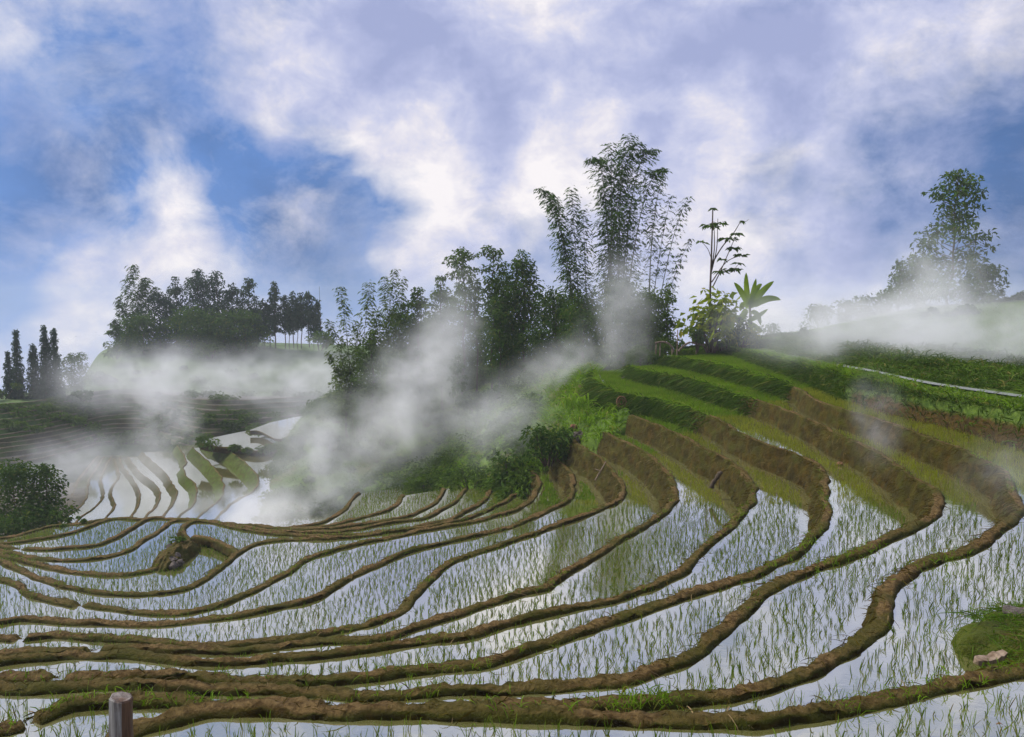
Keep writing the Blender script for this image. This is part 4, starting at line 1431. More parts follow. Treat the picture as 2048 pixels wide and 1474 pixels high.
bamboo('pale feathery bamboo clump at the lower left end of the central grove', 722, 865, 100,
       [(684, 572, 704, 680, 0), (742, 562, 730, 640, 1), (662, 640, 690, 700, -1), (656, 705, 684, 740, 0), (712, 640, 712, 740, 1), (764, 620, 744, 720, -1)], M_BAMBOO_L, None, 1.05, 0.22, 0.95, 0.5)
bamboo('pale bamboo clump with three high plumes left of the broad trees', 792, 838, 102,
       [(795, 536, 770, 640, 0), (770, 552, 772, 660, 1), (812, 556, 800, 660, -1), (745, 600, 765, 700, 0)], M_BAMBOO_L, None, 1.0, 0.25, 0.9, 0.5)
TR = 'tree'
tree('broadleaf_tree', 'dense dark green tree in the thick middle of the grove, highest of the mass', TR, 1045, 776, 496, 130, 92, M_DARK, 'egg', 0.10, 30, 1.2, 1.0, G1)
tree('broadleaf_tree', 'dark tree filling the grove just left of the leaning bamboo', TR, 1108, 768, 566, 130, 89, M_DARK, 'round', 0.08, 26, 1.2, 1.0, G1)
tree('broadleaf_tree', 'dark rounded tree at the foot of the leaning bamboo clump', TR, 1168, 756, 580, 110, 83, M_DARK, 'round', 0.05, 24, 1.2, 1.0, G1)
tree('broadleaf_tree', 'dark leafy tree at the foot of the tallest bamboo plumes', TR, 1236, 752, 546, 140, 82, M_DARK, 'round', 0.05, 28, 1.2, 1.0, G1)
tree('broadleaf_tree', 'dull green tree under the loose bamboo, behind the drifting mist column', TR, 1296, 742, 572, 110, 80, M_MID, 'round', 0.05, 24, 1.1, 1.0, G1)
tree('broadleaf_tree', 'small tree with airy drooping crown at the right edge of the grove', TR, 1332, 728, 560, 56, 79, M_MID, 'egg', 0.25, 16, 0.6, 1.0, G1)
tree('broadleaf_tree', 'lower dark tree on the left flank of the thick grove', TR, 1000, 784, 580, 96, 91, M_DARK, 'round', 0.06, 22, 1.1, 1.0, G1)
tree('slender_tree', 'slender tree with a long bare trunk and small open crown, left of the dark mass', TR, 984, 790, 484, 74, 93, M_MID, 'top', 0.52, 15, 0.75, 1.05, G1, None, 0.6, 5)
tree('slender_tree', 'slender tree with tufted crown leaning over its thin trunk, second of the tall pair', TR, 926, 800, 490, 80, 95, M_MID, 'top', 0.50, 16, 0.75, 1.05, G1, None, 0.6, 6)
tree('slender_tree', 'thin tree with crown hung low between the two tall slender trees', TR, 953, 795, 560, 52, 97, M_DARK, 'top', 0.40, 12, 0.55, 1.0, G1)
tree('broadleaf_tree', 'green tree with pointed top left of the slender pair', TR, 884, 812, 545, 90, 98, M_MID, 'egg', 0.10, 24, 1.1, 1.0, G1)
tree('broadleaf_tree', 'bushy tree in mid grove half veiled by white mist', TR, 838, 822, 570, 100, 101, M_DARK, 'egg', 0.08, 24, 1.1, 1.0, G1)
tree('broadleaf_tree', 'blue green rounded tree behind the pale bamboo plumes', TR, 806, 826, 600, 96, 106, M_DARK, 'round', 0.10, 22, 1.0, 1.0, G1)
tree('broadleaf_tree', 'olive tree wrapped in bamboo at the lower left of the grove', TR, 746, 870, 650, 100, 98, M_MID, 'egg', 0.06, 24, 1.1, 1.0, G1)
tree('broadleaf_tree', 'leafy tree below the pale plumes, its foot in the mist', TR, 794, 866, 690, 90, 95, M_MID, 'round', 0.05, 22, 1.0, 1.0, G1)
tree('broadleaf_tree', 'pale leafy tree at the outermost left foot of the grove', TR, 694, 868, 712, 80, 101, M_BAMBOO_L, 'round', 0.06, 20, 0.9, 1.0, G1)
tree('slender_tree', 'young slim tree standing in mist below the slender pair', TR, 916, 822, 700, 44, 90, M_MID, 'egg', 0.2, 12, 0.7, 1.0, G1)
tree('broadleaf_tree', 'broad mid green tree behind the slender pair, filling the gap', TR, 912, 826, 588, 110, 108, M_MID, 'round', 0.06, 24, 1.1, 1.0, G1)
tree('broadleaf_tree', 'hazy green tree far behind the thin low crowned tree', TR, 962, 818, 618, 96, 112, M_MID, 'round', 0.06, 22, 1.1, 1.0, G1)
tree('broadleaf_tree', 'dark tree behind and left of the dense highest tree', TR, 1016, 806, 540, 100, 104, M_DARK, 'egg', 0.06, 24, 1.1, 1.0, G1)
tree('broadleaf_tree', 'mid green tree behind the leaning bamboo clump', TR, 1140, 770, 600, 130, 98, M_MID, 'round', 0.06, 24, 1.1, 1.0, G1)
tree('broadleaf_tree', 'mid green tree behind the foot of the loose bamboo', TR, 1278, 756, 600, 120, 96, M_MID, 'round', 0.06, 24, 1.1, 1.0, G1)
tree('broadleaf_tree', 'hazy tree behind the pale plumes at the grove left', TR, 850, 838, 630, 110, 118, M_MID, 'round', 0.06, 22, 1.0, 1.0, G1)
for (lab, px, b, tp, wd, D, mt) in [
    ('small bright green bush at the foot of the olive tree', 764, 885, 838, 56, 93, M_MID), ('spreading palmate bush left of the pale bamboo foot', 672, 842, 798, 70, 104, M_BAMBOO_L),
    ('dark low bush beside the bright pond', 610, 900, 862, 90, 112, M_DARK), ('dim bush in mist below the spreading palmate bush', 660, 898, 846, 80, 104, M_DARK),
    ('low bush on the misty slope under the bushy tree', 850, 850, 806, 90, 98, M_DARK), ('low dark bush under the slender pair of trees', 950, 818, 776, 90, 90, M_DARK),
    ('yellowish bush at the foot of the thick dark grove', 1064, 772, 722, 56, 84, M_MID), ('dark undershrub below the thick dark grove', 1010, 800, 758, 90, 87, M_DARK),
    ('undershrub below the leaning bamboo clump', 1130, 768, 728, 80, 82, M_DARK), ('undershrub below the tallest bamboo plumes', 1210, 752, 712, 80, 79, M_DARK),
    ('pale undershrub left of the wooden rails on the knoll', 1282, 735, 686, 80, 77, M_MID), ('small drooping shrub just left of the wooden rails', 1338, 715, 650, 54, 77, M_MID)]:
    bush(lab, px, b, tp, wd, D, mt)
# the dark bush on the shoulder of the knoll
bush('large dark green bush overhanging the bank ends left of the knoll', 1095, 925, 828, 110, 56.5, M_DARK, leaf=1.5, nc=14)
bush('dark trailing bush below and left of the large dark bush', 1020, 975, 890, 110, 58.5, M_DARK, leaf=1.4, nc=12, dens=0.9)
bush('low leafy bush hanging over the middle bank ends', 940, 980, 915, 110, 65, M_MID, leaf=1.3, nc=12, dens=0.7)
bush('dim green bush above the reddish bank on the mist side', 850, 985, 935, 110, 76, M_MID, leaf=1.2, nc=12, dens=0.7)

# --- forest on the left hill
G2 = 'forest trees on the left hill'
bamboo('arching bamboo at the left end of the distant hill forest', 262, 700, 214,
       [(276, 531, 252, 590, 0), (292, 556, 272, 600, 1), (244, 596, 256, 640, -1), (222, 648, 246, 670, 0), (314, 574, 290, 620, 1), (304, 562, 276, 610, 0)], M_BAMBOO, None, 0.9, 0.12, 1.5, 0.5)
bamboo('lower arching bamboo drooping at the left foot of the distant forest', 248, 712, 208,
       [(216, 668, 232, 650, 0), (228, 640, 238, 660, 1), (270, 640, 258, 660, 0), (300, 660, 280, 660, 1)], M_BAMBOO, None, 0.9, 0.1, 1.6, 0.5)
for (lab, px, b, tp, wd, sh) in [
    ('dark forest tree beside the arching bamboo', 322, 702, 578, 70, 'egg'), ('pale topped forest tree third from the arching bamboo', 356, 700, 552, 56, 'egg'), ('highest forest tree with ragged grey top', 400, 700, 533, 66, 'egg'),
    ('round headed forest tree beside the highest one', 436, 700, 540, 60, 'egg'), ('forest tree right of the round headed pair', 468, 700, 566, 60, 'egg'), ('forest tree with a crooked tuft on top', 500, 700, 550, 44, 'egg'),
    ('low forest tree in front of the arching bamboo', 288, 708, 620, 80, 'round'), ('low dark forest tree in front of the ragged tall one', 384, 706, 610, 90, 'round'), ('low dark forest tree at the forest middle', 440, 706, 615, 90, 'round'),
    ('low dark forest tree before the pine row', 492, 704, 616, 80, 'round'), ('pale low forest tree at the forest foot', 412, 712, 654, 80, 'round')]:
    tree('forest_tree', lab, TR, px, b, tp, wd * 1.3, 214 if sh == 'egg' else 208, M_CONIFER if sh == 'egg' else M_DARK, sh, 0.08, 20, 1.0, 0.85, G2)
for (lab, px, b, tp, wd, cb) in [
    ('dark pine at the left start of the pine row', 528, 694, 596, 30, 0.25), ('spire topped pine, tallest of the row', 551, 694, 560, 30, 0.30), ('pine next right of the spire topped one', 571, 694, 588, 28, 0.42),
    ('pine with bare trunk in mid row', 588, 694, 582, 28, 0.46), ('pine with bare trunk right of mid row', 603, 694, 584, 28, 0.48), ('pine with narrow crown near the row end', 619, 692, 580, 28, 0.44), ('small dark pine standing apart at the row end', 637, 690, 598, 18, 0.2),
    ('low pine behind the tallest spire', 540, 694, 606, 30, 0.3), ('low pine filling the gap in mid row', 596, 696, 606, 30, 0.5), ('second low pine behind mid row', 579, 696, 612, 32, 0.4), ('small pine tucked before the row end', 628, 696, 618, 28, 0.3), ('low pine beside the dark starting pine', 514, 698, 612, 34, 0.2)]:
    tree('pine_tree', lab, TR, px, b, tp, wd * 1.35, 214, M_CONIFER, 'cone' if wd < 22 or 'spire' in lab or 'low' in lab else 'egg', cb * 0.85, 22, 1.2, 0.8, 'pines on the left hill', M_BARK)
bush('dark low bush at the right end of the pine row', 640, 700, 652, 50, 205, M_DARK)
bush('dark low bush at the left foot of the hill forest', 232, 716, 680, 50, 200, M_DARK)
bush('yellow green shrub on the slope before the hill forest', 420, 716, 676, 60, 200, M_MID)
bush('hazy shrub at the brow left of the forest mist', 205, 770, 736, 60, 186, M_DARK)
bush('dark shrub in the mist on the upper left slope', 375, 812, 788, 70, 172, M_DARK)
ts = TubeSet()
p = PD(641, 690, 212)
ts.tube(np.array([(0, 0, 0), (0.1, 0, 6), (0, 0, 15.5)]), [0.09, 0.07, 0.04], 5)
o = link('bare_pole', ts.mesh('bare_pole'), M_BARK, None, p)
tag(o, 'thin bare pole rising above the pine row end on the left hill', 'pole')

# --- tall dark cypress like trees at the far left
for (lab, px, b, tp, wd) in [
    ('narrow columnar dark tree farthest left of its group', 40, 832, 657, 32), ('shorter columnar tree beside the leftmost column', 20, 800, 702, 24), ('columnar dark tree between the outer columns', 72, 832, 686, 34),
    ('tallest columnar dark tree of the far left group', 96, 832, 647, 32), ('columnar dark tree leaning on the tallest one', 115, 828, 654, 30)]:
    tree('cypress_tree', lab, TR, px, b, tp, wd * 1.1, 166, M_CONIFER, 'cone', 0.02, 44, 1.9, 0.75, 'columnar trees at the far left', M_BARK, 1.2, tight=1.0)
tree('broadleaf_tree', 'round hazy tree right of the columnar trees', TR, 150, 792, 702, 66, 172, M_DARK, 'round', 0.08, 20, 0.9, 0.85)
for (lab, px, b, tp, wd) in [
    ('dark bush below the leftmost columnar trees', 20, 862, 812, 100), ('dark bush below the tallest columnar tree', 90, 866, 822, 100), ('dark bush right below the columnar trees', 150, 850, 800, 80), ('bush on the crest left of the columns', 8, 795, 760, 70),
    ('bush by the pale grass field behind the columns', 165, 800, 776, 60), ('dark bush low beside the far terrace steps', 60, 890, 850, 130), ('dark bush at the left end of the far steps', 150, 878, 846, 80)]:
    bush(lab, px, b, tp, wd, 162, M_DARK, leaf=0.9)
cl = []
for (x0, x1, r0, r1, cnt) in [(-60, 170, 24, 50, 60), (150, 420, 4, 46, 40), (400, 660, 2, 40, 60), (200, 360, 0, 8, 30), (180, 700, 50, 53, 40)]:
    q_ = scatter_grid(LH, r0, r1, 4000, lambda x, y, p: (x > x0) & (x < x1))
    cl.append(q_[:cnt])
cl = np.vstack(cl + [PD(x, y, d)[None] for (x, y, d) in [(508, 862, 137), (520, 868, 136), (536, 884, 130), (552, 890, 128), (574, 886, 129), (586, 872, 136), (600, 862, 140), (470, 900, 118), (495, 906, 114), (530, 904, 114), (556, 898, 118), (420, 892, 122), (404, 884, 126)]])
nl = 120
off = RNG.normal(size=(len(cl) * nl, 3))
off /= np.linalg.norm(off, axis=1)[:, None]
off *= (RNG.random(len(off)) ** 0.45)[:, None] * np.array((1.5, 1.0, 0.7)) * np.repeat(RNG.uniform(0.5, 1.5, len(cl)), nl)[:, None]
me = leaf_mesh('scrub', np.repeat(cl, nl, axis=0) + off + np.array((0, 0, 0.4)), 0.62, 0.5, 0.35, 0.5, off.copy())
tag(link('scrub', me, M_MID), 'patches of dark scrub on the far left terraced hillside', 'scrub', None, 'stuff')
# pale field behind them is part of the hillside; trees in front at the left edge
tree('broadleaf_tree', 'dark leafy tree at the left edge above the farthest bank', TR, 34, 1092, 906, 124, 70, M_DARK, 'round', 0.04, 26, 1.1, 1.25)
tree('broadleaf_tree', 'dark leafy tree second from the left edge, beside the misty paddies', TR, 98, 1090, 912, 100, 72, M_DARK, 'round', 0.04, 24, 1.1, 1.25)
bush('dense bush at the foot of the two dark trees by the left edge', 62, 1092, 1000, 150, 67, M_DARK, leaf=1.25, nc=12)
bush('low green tuft on the far bank right of the two dark trees', 148, 1052, 1036, 70, 62, M_MID, leaf=0.9)

# --- right hill trees
tree('tall_tree', 'tall dark broadleaf tree towering over the misty right hill', TR, 1898, 622, 338, 215, 101, M_DARK, 'skirt', 0.06, 80, 0.62, 1.35, None, None, 0.55, 3, 0.02, tight=0.52)
tree('broadleaf_tree', 'dark tree leaning on the left flank of the towering one', TR, 1832, 624, 500, 90, 103, M_DARK, 'round', 0.1, 18, 0.9, 1.1)
tree('broadleaf_tree', 'spiky dark tree at the right flank of the towering one', TR, 1968, 612, 524, 90, 101, M_DARK, 'round', 0.1, 18, 0.9, 1.1)
tree('broadleaf_tree', 'small feathery tree left of the towering tree', TR, 1796, 632, 520, 60, 104, M_MID, 'egg', 0.2, 14, 0.7, 1.0)
bush('dark hedge like bush right of the towering tree', 2016, 616, 578, 100, 100, M_DARK)
bush('dark hedge like bush at the right frame edge on the hilltop', 2080, 610, 575, 100, 98, M_DARK)
for (lab, px, b, tp, wd) in [
    ('grey misty tree lowest and farthest left on the right hill brow', 1636, 672, 602, 70), ('grey misty tree second on the right hill brow', 1690, 660, 598, 70), ('grey misty tree third on the right hill brow', 1734, 650, 584, 64), ('grey misty tree next to the feathery tree', 1772, 645, 574, 60)]:
    tree('misty_tree', lab, TR, px, b, tp, wd, 122, M_DARK, 'round', 0.06, 16, 0.9, 1.0, 'misty trees on the right hill brow')
tree('misty_tree', 'small grey tree beyond the knoll, right of the banana plant', TR, 1542, 684, 646, 44, 130, M_DARK, 'round', 0.1, 12, 0.9, 0.9)
for (lab, px, b, tp, wd) in [('low shrub on the right hill crest beyond the banana plant', 1600, 676, 652, 70), ('low shrub in mist at mid crest of the right hill', 1690, 672, 650, 90), ('shrub in the thick mist below the towering tree', 1900, 640, 604, 170), ('pale shrub on the misty slope at the right edge', 2010, 690, 660, 110)]:
    bush(lab, px, b, tp, wd, 80, M_MID, dens=0.8)

# --- plants on the knoll
DK = 73.0
kk = DK / FPX


def loc_of(bx, by):
    return lambda x, y, d=0.0: np.array(((x - bx) * kk, d, (by - y) * kk))


bx, by = 1424, 692
root = empty('slender_tree', PD(bx, by, DK), 'bare slender tree with few leaf whorls on the knoll', TR)
q = loc_of(bx, by)
ts = TubeSet()
for (pts, r0) in [([(1424, 698), (1420, 600), (1419, 520), (1420, 420)], 0.13), ([(1421, 540), (1423, 500), (1424, 445)], 0.07), ([(1421, 545), (1428, 500), (1431, 440)], 0.06),
                  ([(1421, 530), (1440, 495), (1462, 470), (1477, 444)], 0.07), ([(1422, 565), (1450, 525), (1475, 512)], 0.06), ([(1423, 575), (1436, 545), (1452, 505), (1464, 480)], 0.06),
                  ([(1418, 520), (1410, 500), (1396, 484)], 0.04), ([(1477, 444), (1484, 446), (1490, 442)], 0.03), ([(1440, 540), (1460, 542), (1472, 530)], 0.04)]:
    P3 = np.array([q(x, y, 0.3 * math.sin(i * 2.1 + x)) for i, (x, y) in enumerate(pts)])
    ts.tube(catmull(P3, 5), np.linspace(r0, r0 * 0.45, len(pts) * 5 - 4), 5)
link('trunk', ts.mesh('trunk'), M_BARK, root)
C, Dr = [], []
rg = np.random.default_rng(4)
for (x, y, n, w) in [(1420, 422, 6, 5), (1418, 455, 26, 20), (1434, 450, 20, 18), (1396, 486, 14, 14), (1450, 480, 26, 20), (1468, 470, 14, 12), (1460, 498, 26, 18), (1478, 512, 18, 16), (1440, 545, 18, 16), (1462, 540, 22, 18), (1474, 528, 10, 12), (1478, 446, 5, 6), (1440, 520, 10, 12)]:
    for _ in range(n):
        a = rg.uniform(0, 6.28)
        d = np.array((math.cos(a), math.sin(a), rg.uniform(-0.25, 0.1)))
        C.append(q(x, y) + d * rg.uniform(0.2, 1) * w * kk)
        Dr.append(d)
link('crown', leaf_mesh('crown', np.array(C), 0.62, 0.42, 0.2, 1.0, np.array(Dr), rg), M_MID, root)
bush('big leaved bright bush at the foot of the slender knoll tree', 1424, 700, 566, 100, 72.0, M_BRIGHT, leaf=2.0, nc=13, dens=0.95, aspect=0.6)
bush('dense dark green bush inside the big leaved knoll bush', 1440, 700, 600, 100, 73.8, M_MID, leaf=1.5, nc=11)
bush('low yellow green shrub at the right foot of the banana plant', 1478, 696, 644, 90, 72.5, M_BRIGHT, leaf=1.2, nc=9)
bush('small leafy shrub left of the big leaved knoll bush', 1394, 700, 645, 34, 72.2, M_MID, leaf=1.5, nc=6, dens=0.7)


def banana_leaf(a, c, e, width):
    n = 12
    crv = bez(a, c, e, n)
    tg = np.gradient(crv, axis=0)
    tg /= np.linalg.norm(tg, axis=1)[:, None]
    side = np.cross(tg, np.array((0.15, -1.0, 0.35)))
    side /= np.linalg.norm(side, axis=1)[:, None]
    nn = np.cross(side, tg)
    t = np.linspace(0, 1, n)
    wv = width * np.clip(np.sin(np.pi * np.clip(t * 0.86 + 0.12, 0, 1)), 0.05, 1) ** 0.6 * np.clip(t * 6, 0.12, 1)
    wv[-1] = 0.02
    V = np.stack([crv - side * wv[:, None] + nn * 0.25 * wv[:, None], crv, crv + side * wv[:, None] + nn * 0.25 * wv[:, None]], 1)
    idx = np.arange(n * 3).reshape(n, 3)
    F = np.stack([idx[:-1, :-1], idx[:-1, 1:], idx[1:, 1:], idx[1:, :-1]], -1).reshape(-1, 4)
    return mesh_np('leaf', V.reshape(-1, 3), F, True)


bx, by = 1502, 690
q = loc_of(bx, by)
root = empty('banana_plant', PD(bx, by, DK), 'banana plant with long paddle leaves on the knoll', 'banana plant')
ts = TubeSet()
ts.tube(np.array([q(1504, 700), q(1501, 650), q(1497, 612)]), [0.2, 0.16, 0.1], 7)
ts.tube(np.array([q(1499, 700), q(1496, 668), q(1490, 640)]), [0.12, 0.10, 0.06], 6)
link('stem', ts.mesh('stem'), M_CULM, root)
for (sx, sy, cx, c2, ex, ey, d, wd) in [(1497, 615, 1488, 580, 1490, 546, 0.2, 0.22), (1498, 615, 1500, 590, 1506, 558, -0.4, 0.20), (1498, 616, 1515, 585, 1544, 563, 0.0, 0.24), (1499, 617, 1525, 590, 1553, 600, -0.8, 0.26), (1497, 615, 1510, 575, 1526, 568, 0.8, 0.2),
                                     (1496, 616, 1480, 585, 1462, 566, -0.5, 0.25), (1495, 618, 1478, 600, 1472, 622, -1.0, 0.22), (1495, 622, 1482, 618, 1478, 655, -0.4, 0.22), (1498, 625, 1510, 620, 1514, 650, -0.9, 0.22),
                                     (1493, 640, 1505, 640, 1530, 618, -0.5, 0.18), (1492, 645, 1505, 650, 1522, 664, -0.4, 0.2), (1490, 642, 1470, 628, 1460, 650, 0.3, 0.22)]:
    link('leaf', banana_leaf(q(sx, sy), q(cx, c2, d * 0.6), q(ex, ey, d), wd * 1.25), M_BIGLEAF, root)

# wooden rails by the knoll
bx, by = 1350, 705
q = loc_of(bx, by)
root = empty('wooden_rail', PD(bx, by, 72.2), 'two bent wooden rails on short posts left of the knoll bush', 'rail')
for (pts, r) in [([(1310, 686, 0), (1326, 684, 0), (1338, 688, -0.1), (1345, 698, -0.2), (1346, 704, -0.2)], 0.085), ([(1356, 702, -0.2), (1366, 692, -0.1), (1380, 685, 0), (1394, 688, 0), (1408, 690, 0)], 0.10)]:
    ts = TubeSet()
    ts.tube(catmull(np.array([q(*p) for p in pts]), 6), r, 6)
    link('rail', ts.mesh('rail'), M_WOOD, root)
for (x, y0, y1) in [(1312, 684, 702), (1320, 686, 706), (1354, 660, 706), (1344, 692, 708), (1392, 686, 702)]:
    ts = TubeSet()
    ts.tube(np.array([q(x, y1 + 6), q(x + 0.6, y0)]), [0.06, 0.045], 5)
    link('post', ts.mesh('post'), M_WOOD, root)


# ================================================================== ROCKS, WOOD, MOUNDS
import bmesh


def rock(label, px, py, D, r, mat, sq=(1, 1, 0.75), name='rock', seed=1, cat='rock', group=None, z=None):
    bm = bmesh.new()
    bmesh.ops.create_icosphere(bm, subdivisions=3, radius=1.0)
    for v in bm.verts:
        n = mnoise.fractal(v.co * 1.1 + Vector((seed * 3.1, seed, 0)), 1.0, 2.0, 3) * 0.40
        # chipped facets
        v.co *= 1 + n
        v.co.x = round(v.co.x * 2.2) / 2.2 * 0.35 + v.co.x * 0.65
        v.co.z = round(v.co.z * 2.5) / 2.5 * 0.35 + v.co.z * 0.65
        v.co = Vector((v.co.x * sq[0] * r, v.co.y * sq[1] * r, v.co.z * sq[2] * r))
    me = bpy.data.meshes.new(name)
    bm.to_mesh(me)
    bm.free()
    p = PD(px, py, D)
    o = link(name, me, mat, None, p)
    o.rotation_euler = (0, 0, seed * 1.3)
    return tag(o, label, cat, group)


def dome(name, label, cat, px, py, D, rx, ry, h, mat, seed=0, kind=None, zoff=0.0, yaw=0.0):
    n = 60
    p0 = PD(px, py, D)
    V = []
    for i in range(n):
        for j in range(n):
            u, v = i / (n - 1) * 2 - 1, j / (n - 1) * 2 - 1
            a = math.atan2(v, u)
            rr = math.hypot(u, v)
            ed = 1.0 + 0.26 * mnoise.noise(Vector((math.cos(a) * 1.5, math.sin(a) * 1.5, seed))) + 0.16 * mnoise.noise(Vector((math.cos(a) * 5, math.sin(a) * 5, seed + 3)))
            f = max(0.0, 1 - (rr / (0.92 * ed)) ** 2.2)
            z = h * f ** 0.75 + 0.18 * h * mnoise.fractal(Vector((u * 3, v * 3, seed + 2)), 1.0, 2.0, 4) * (0.4 + f) - 0.10 - (0.55 if f <= 0 else 0.25 * (1 - min(1, f * 5)))
            V.append((u * rx, v * ry, z))
    idx = np.arange(n * n).reshape(n, n)
    F = np.stack([idx[:-1, :-1], idx[1:, :-1], idx[1:, 1:], idx[:-1, 1:]], -1).reshape(-1, 4)
    o = link(name, mesh_np(name, np.array(V), F, True), mat, None, p0 + np.array((0, 0, zoff)))
    o.rotation_euler = (0, 0, yaw)
    return tag(o, label, cat, None, kind)


# mound of earth and stones by the bend at left
pm = PZ(350, 1112, -14.35)
dome('earth_mound', 'rough earth mound with stones inside the bend of a bank at left', 'earth mound', 354, 1118, pm[1], 1.15, 2.6, 0.95, M_BANK, 3, 'structure')
for k, (x, y, r) in enumerate([(343, 1122, 0.28), (352, 1112, 0.24), (338, 1108, 0.22), (347, 1132, 0.26), (360, 1124, 0.2), (340, 1094, 0.2)]):
    rock(['grey stone low on the mound beside the bend', 'brown stone in the middle of the stony mound', 'grey stone at the left edge of the mound', 'lowest stone at the foot of the mound', 'stone at the right of the mound by the bank', 'upper left stone on the mound'][k], x, y, pm[1] - 1.4 + (1120 - y) * 0.05, r, M_ROCK, (1, 1, 0.8), seed=k + 2, group='stones of the left mound')
bush('small dark shrub growing on top of the stony mound at left', 352, 1108, 1068, 34, pm[1] + 0.4, M_MID, leaf=1.0, nc=6, dens=0.8)
cb = resample(np.array([PZ(x, y, -14.0) for x, y in catmull(np.array([(386, 1076), (402, 1078), (425, 1082), (448, 1090), (466, 1101), (478, 1109)], float), 8)]), lambda p: 0.25)
me, V, out = bank_mesh('terrace_bank', cb, -14.0, -14.45, 1.75)
tag(link('terrace_bank', me, M_BANK), 'short cross bank linking the stony mound to the next bank', 'earth bank', 'curving rice terrace banks', 'structure')

# banks and planks in the near right corner
dome('mossy_bank', 'broad mossy earth bank at the right frame edge', 'earth bank', 2200, 1304, 10.3, 1.80, 1.9, 0.46, M_MOSSY, 6, 'structure', -0.10, -0.35)
PM = PD(2200, 1304, 10.3)
ang_ = RNG.uniform(0, 6.28, 4500)
rd_ = RNG.random(4500) ** 0.5
P = np.column_stack([PM[0] + np.cos(ang_) * rd_ * 1.42, PM[1] + np.sin(ang_) * rd_ * 1.85, PM[2] + 0.42 * (1 - rd_ ** 2.2) ** 0.75 - 0.16])
D = RNG.normal(size=P.shape) * 0.8
D[:, 2] = RNG.uniform(0.1, 0.9, 4500)
add_blades(P, D, RNG.uniform(0.06, 0.26, 4500) * (1 + 0.9 * (rd_ > 0.82) * RNG.random(4500)), RNG.uniform(0.007, 0.015, 4500), 1.5)
flush_blades('moss_grass', 'short moss and grass covering the broad mossy bank at right', M_GRASSD)
rock('dark wet rock with a pale top at the right frame edge', 2046, 1232, 11.3, 0.17, M_ROCK, (1.5, 1.0, 0.7), seed=9)
dome('clay_bank', 'reddish clay bank in the bottom right corner', 'clay bank', 2010, 1500, 7.9, 0.95, 0.6, 0.40, M_CLAY, 8, 'structure', -0.05, 0.25)
dome('clay_bank', 'low reddish clay bank at the bottom middle edge', 'clay bank', 850, 1500, 7.75, 1.0, 0.45, 0.29, M_CLAY, 12, 'structure', -0.03, -0.03)


def plank(label, px, py, D, L, W, T, yaw, pitch, mat=M_WOOD, group=None):
    bm = bmesh.new()
    n = 9
    vs_ = []
    rg_ = random.Random(int(px))
    for i in range(n):
        t = i / (n - 1) * 2 - 1
        wj = W * (1 + 0.18 * rg_.uniform(-1, 1)) * (0.75 if i in (0, n - 1) else 1)
        zj = T * 0.4 * rg_.uniform(-1, 1)
        ring = [bm.verts.new((t * L / 2 + rg_.uniform(-.02, .02), s_ * wj / 2, zj + q_ * T / 2)) for s_, q_ in ((-1, -1), (1, -1), (1, 1), (-1, 1))]
        vs_.append(ring)
    for a, b in zip(vs_[:-1], vs_[1:]):
        for k in range(4):
            bm.faces.new((a[k], a[(k + 1) % 4], b[(k + 1) % 4], b[k]))
    bm.faces.new(vs_[0][::-1])
    bm.faces.new(vs_[-1])
    me = bpy.data.meshes.new('plank')
    bm.to_mesh(me)
    bm.free()
    o = link('plank', me, mat, None, PD(px, py, D))
    o.rotation_euler = (0.1, pitch, yaw)
    return tag(o, label, 'plank', group)


plank('short weathered plank lying on the mossy bank at right', 1980, 1316, 10.0, 0.44, 0.13, 0.07, 0.25, -0.10)
plank('short thick board end beside the blue grey pipe on the hill', 1571, 884, 50.5, 0.75, 0.16, 0.12, 0.1, 0.02)
plank('slanting board below the blue grey pipe on the hill', 1550, 862, 51.0, 0.8, 0.10, 0.08, 0.3, -0.5)
rock('dark rock by the boards on the hill face', 1578, 893, 50.3, 0.3, M_REDROCK, (1.4, 1, 0.7), seed=4)
rock('dark rock under the long grass near the pipe', 1598, 878, 50.6, 0.34, M_ROCK, (1.2, 1, 0.9), seed=5)
rock('red brown rock at the upper left bank end', 1208, 845, 55.0, 0.42, M_REDROCK, (1, 1, 0.9), seed=11)
rock('dark brown rock right of the red brown one', 1238, 850, 53.5, 0.46, M_ROCK, (1.1, 1, 0.85), seed=12)
rock('dark rock at the top of the long bank end below the bush', 1160, 872, 56.0, 0.40, M_ROCK, (1, 1, 0.9), seed=13)
rock('small red stone above the dark rock by the bush', 1147, 855, 57.0, 0.26, M_REDROCK, (1, 1, 0.9), seed=14)
rock('small stone on the lip of the grassy step', 1249, 758, 66.5, 0.24, M_ROCK, (1.2, 1, 0.8), seed=15)
rock('pale small stone lying in the paddy on the right', 1679, 928, 31.5, 0.12, M_CLAY, (1.2, 1, 0.7), seed=16)
# clay pipe mouth in the brown face
ts = TubeSet()
aa = np.linspace(0, 2 * math.pi, 20)
p0 = PD(1243, 804, 53.6)
ts.tube(np.column_stack([0.30 * np.cos(aa), np.zeros(20), 0.36 * np.sin(aa)]), 0.075, 6, False)
ts.tube(np.column_stack([0.15 * np.cos(aa), np.full(20, 0.05), 0.18 * np.sin(aa)]), 0.06, 6, False)
o = link('drain_pipe', ts.mesh('drain_pipe'), M_CLAY, None, p0)
tag(o, 'round orange clay pipe mouth in the brown bank face', 'pipe')
ts = TubeSet()
ts.tube(np.array([(0.25, 0.5, 0.5), (0.0, 0.0, 0.42), (-0.22, -0.25, 0.1), (-0.25, -0.3, -0.35)]), [0.16, 0.17, 0.16, 0.13], 9)
mp, t = material('blue_grey_pipe')
surf(t, principled(t, (0.16, 0.22, 0.27), 0.35, None, 0.5))
o = link('bent_pipe', ts.mesh('bent_pipe'), mp, None, PD(1547, 844, 51.2))
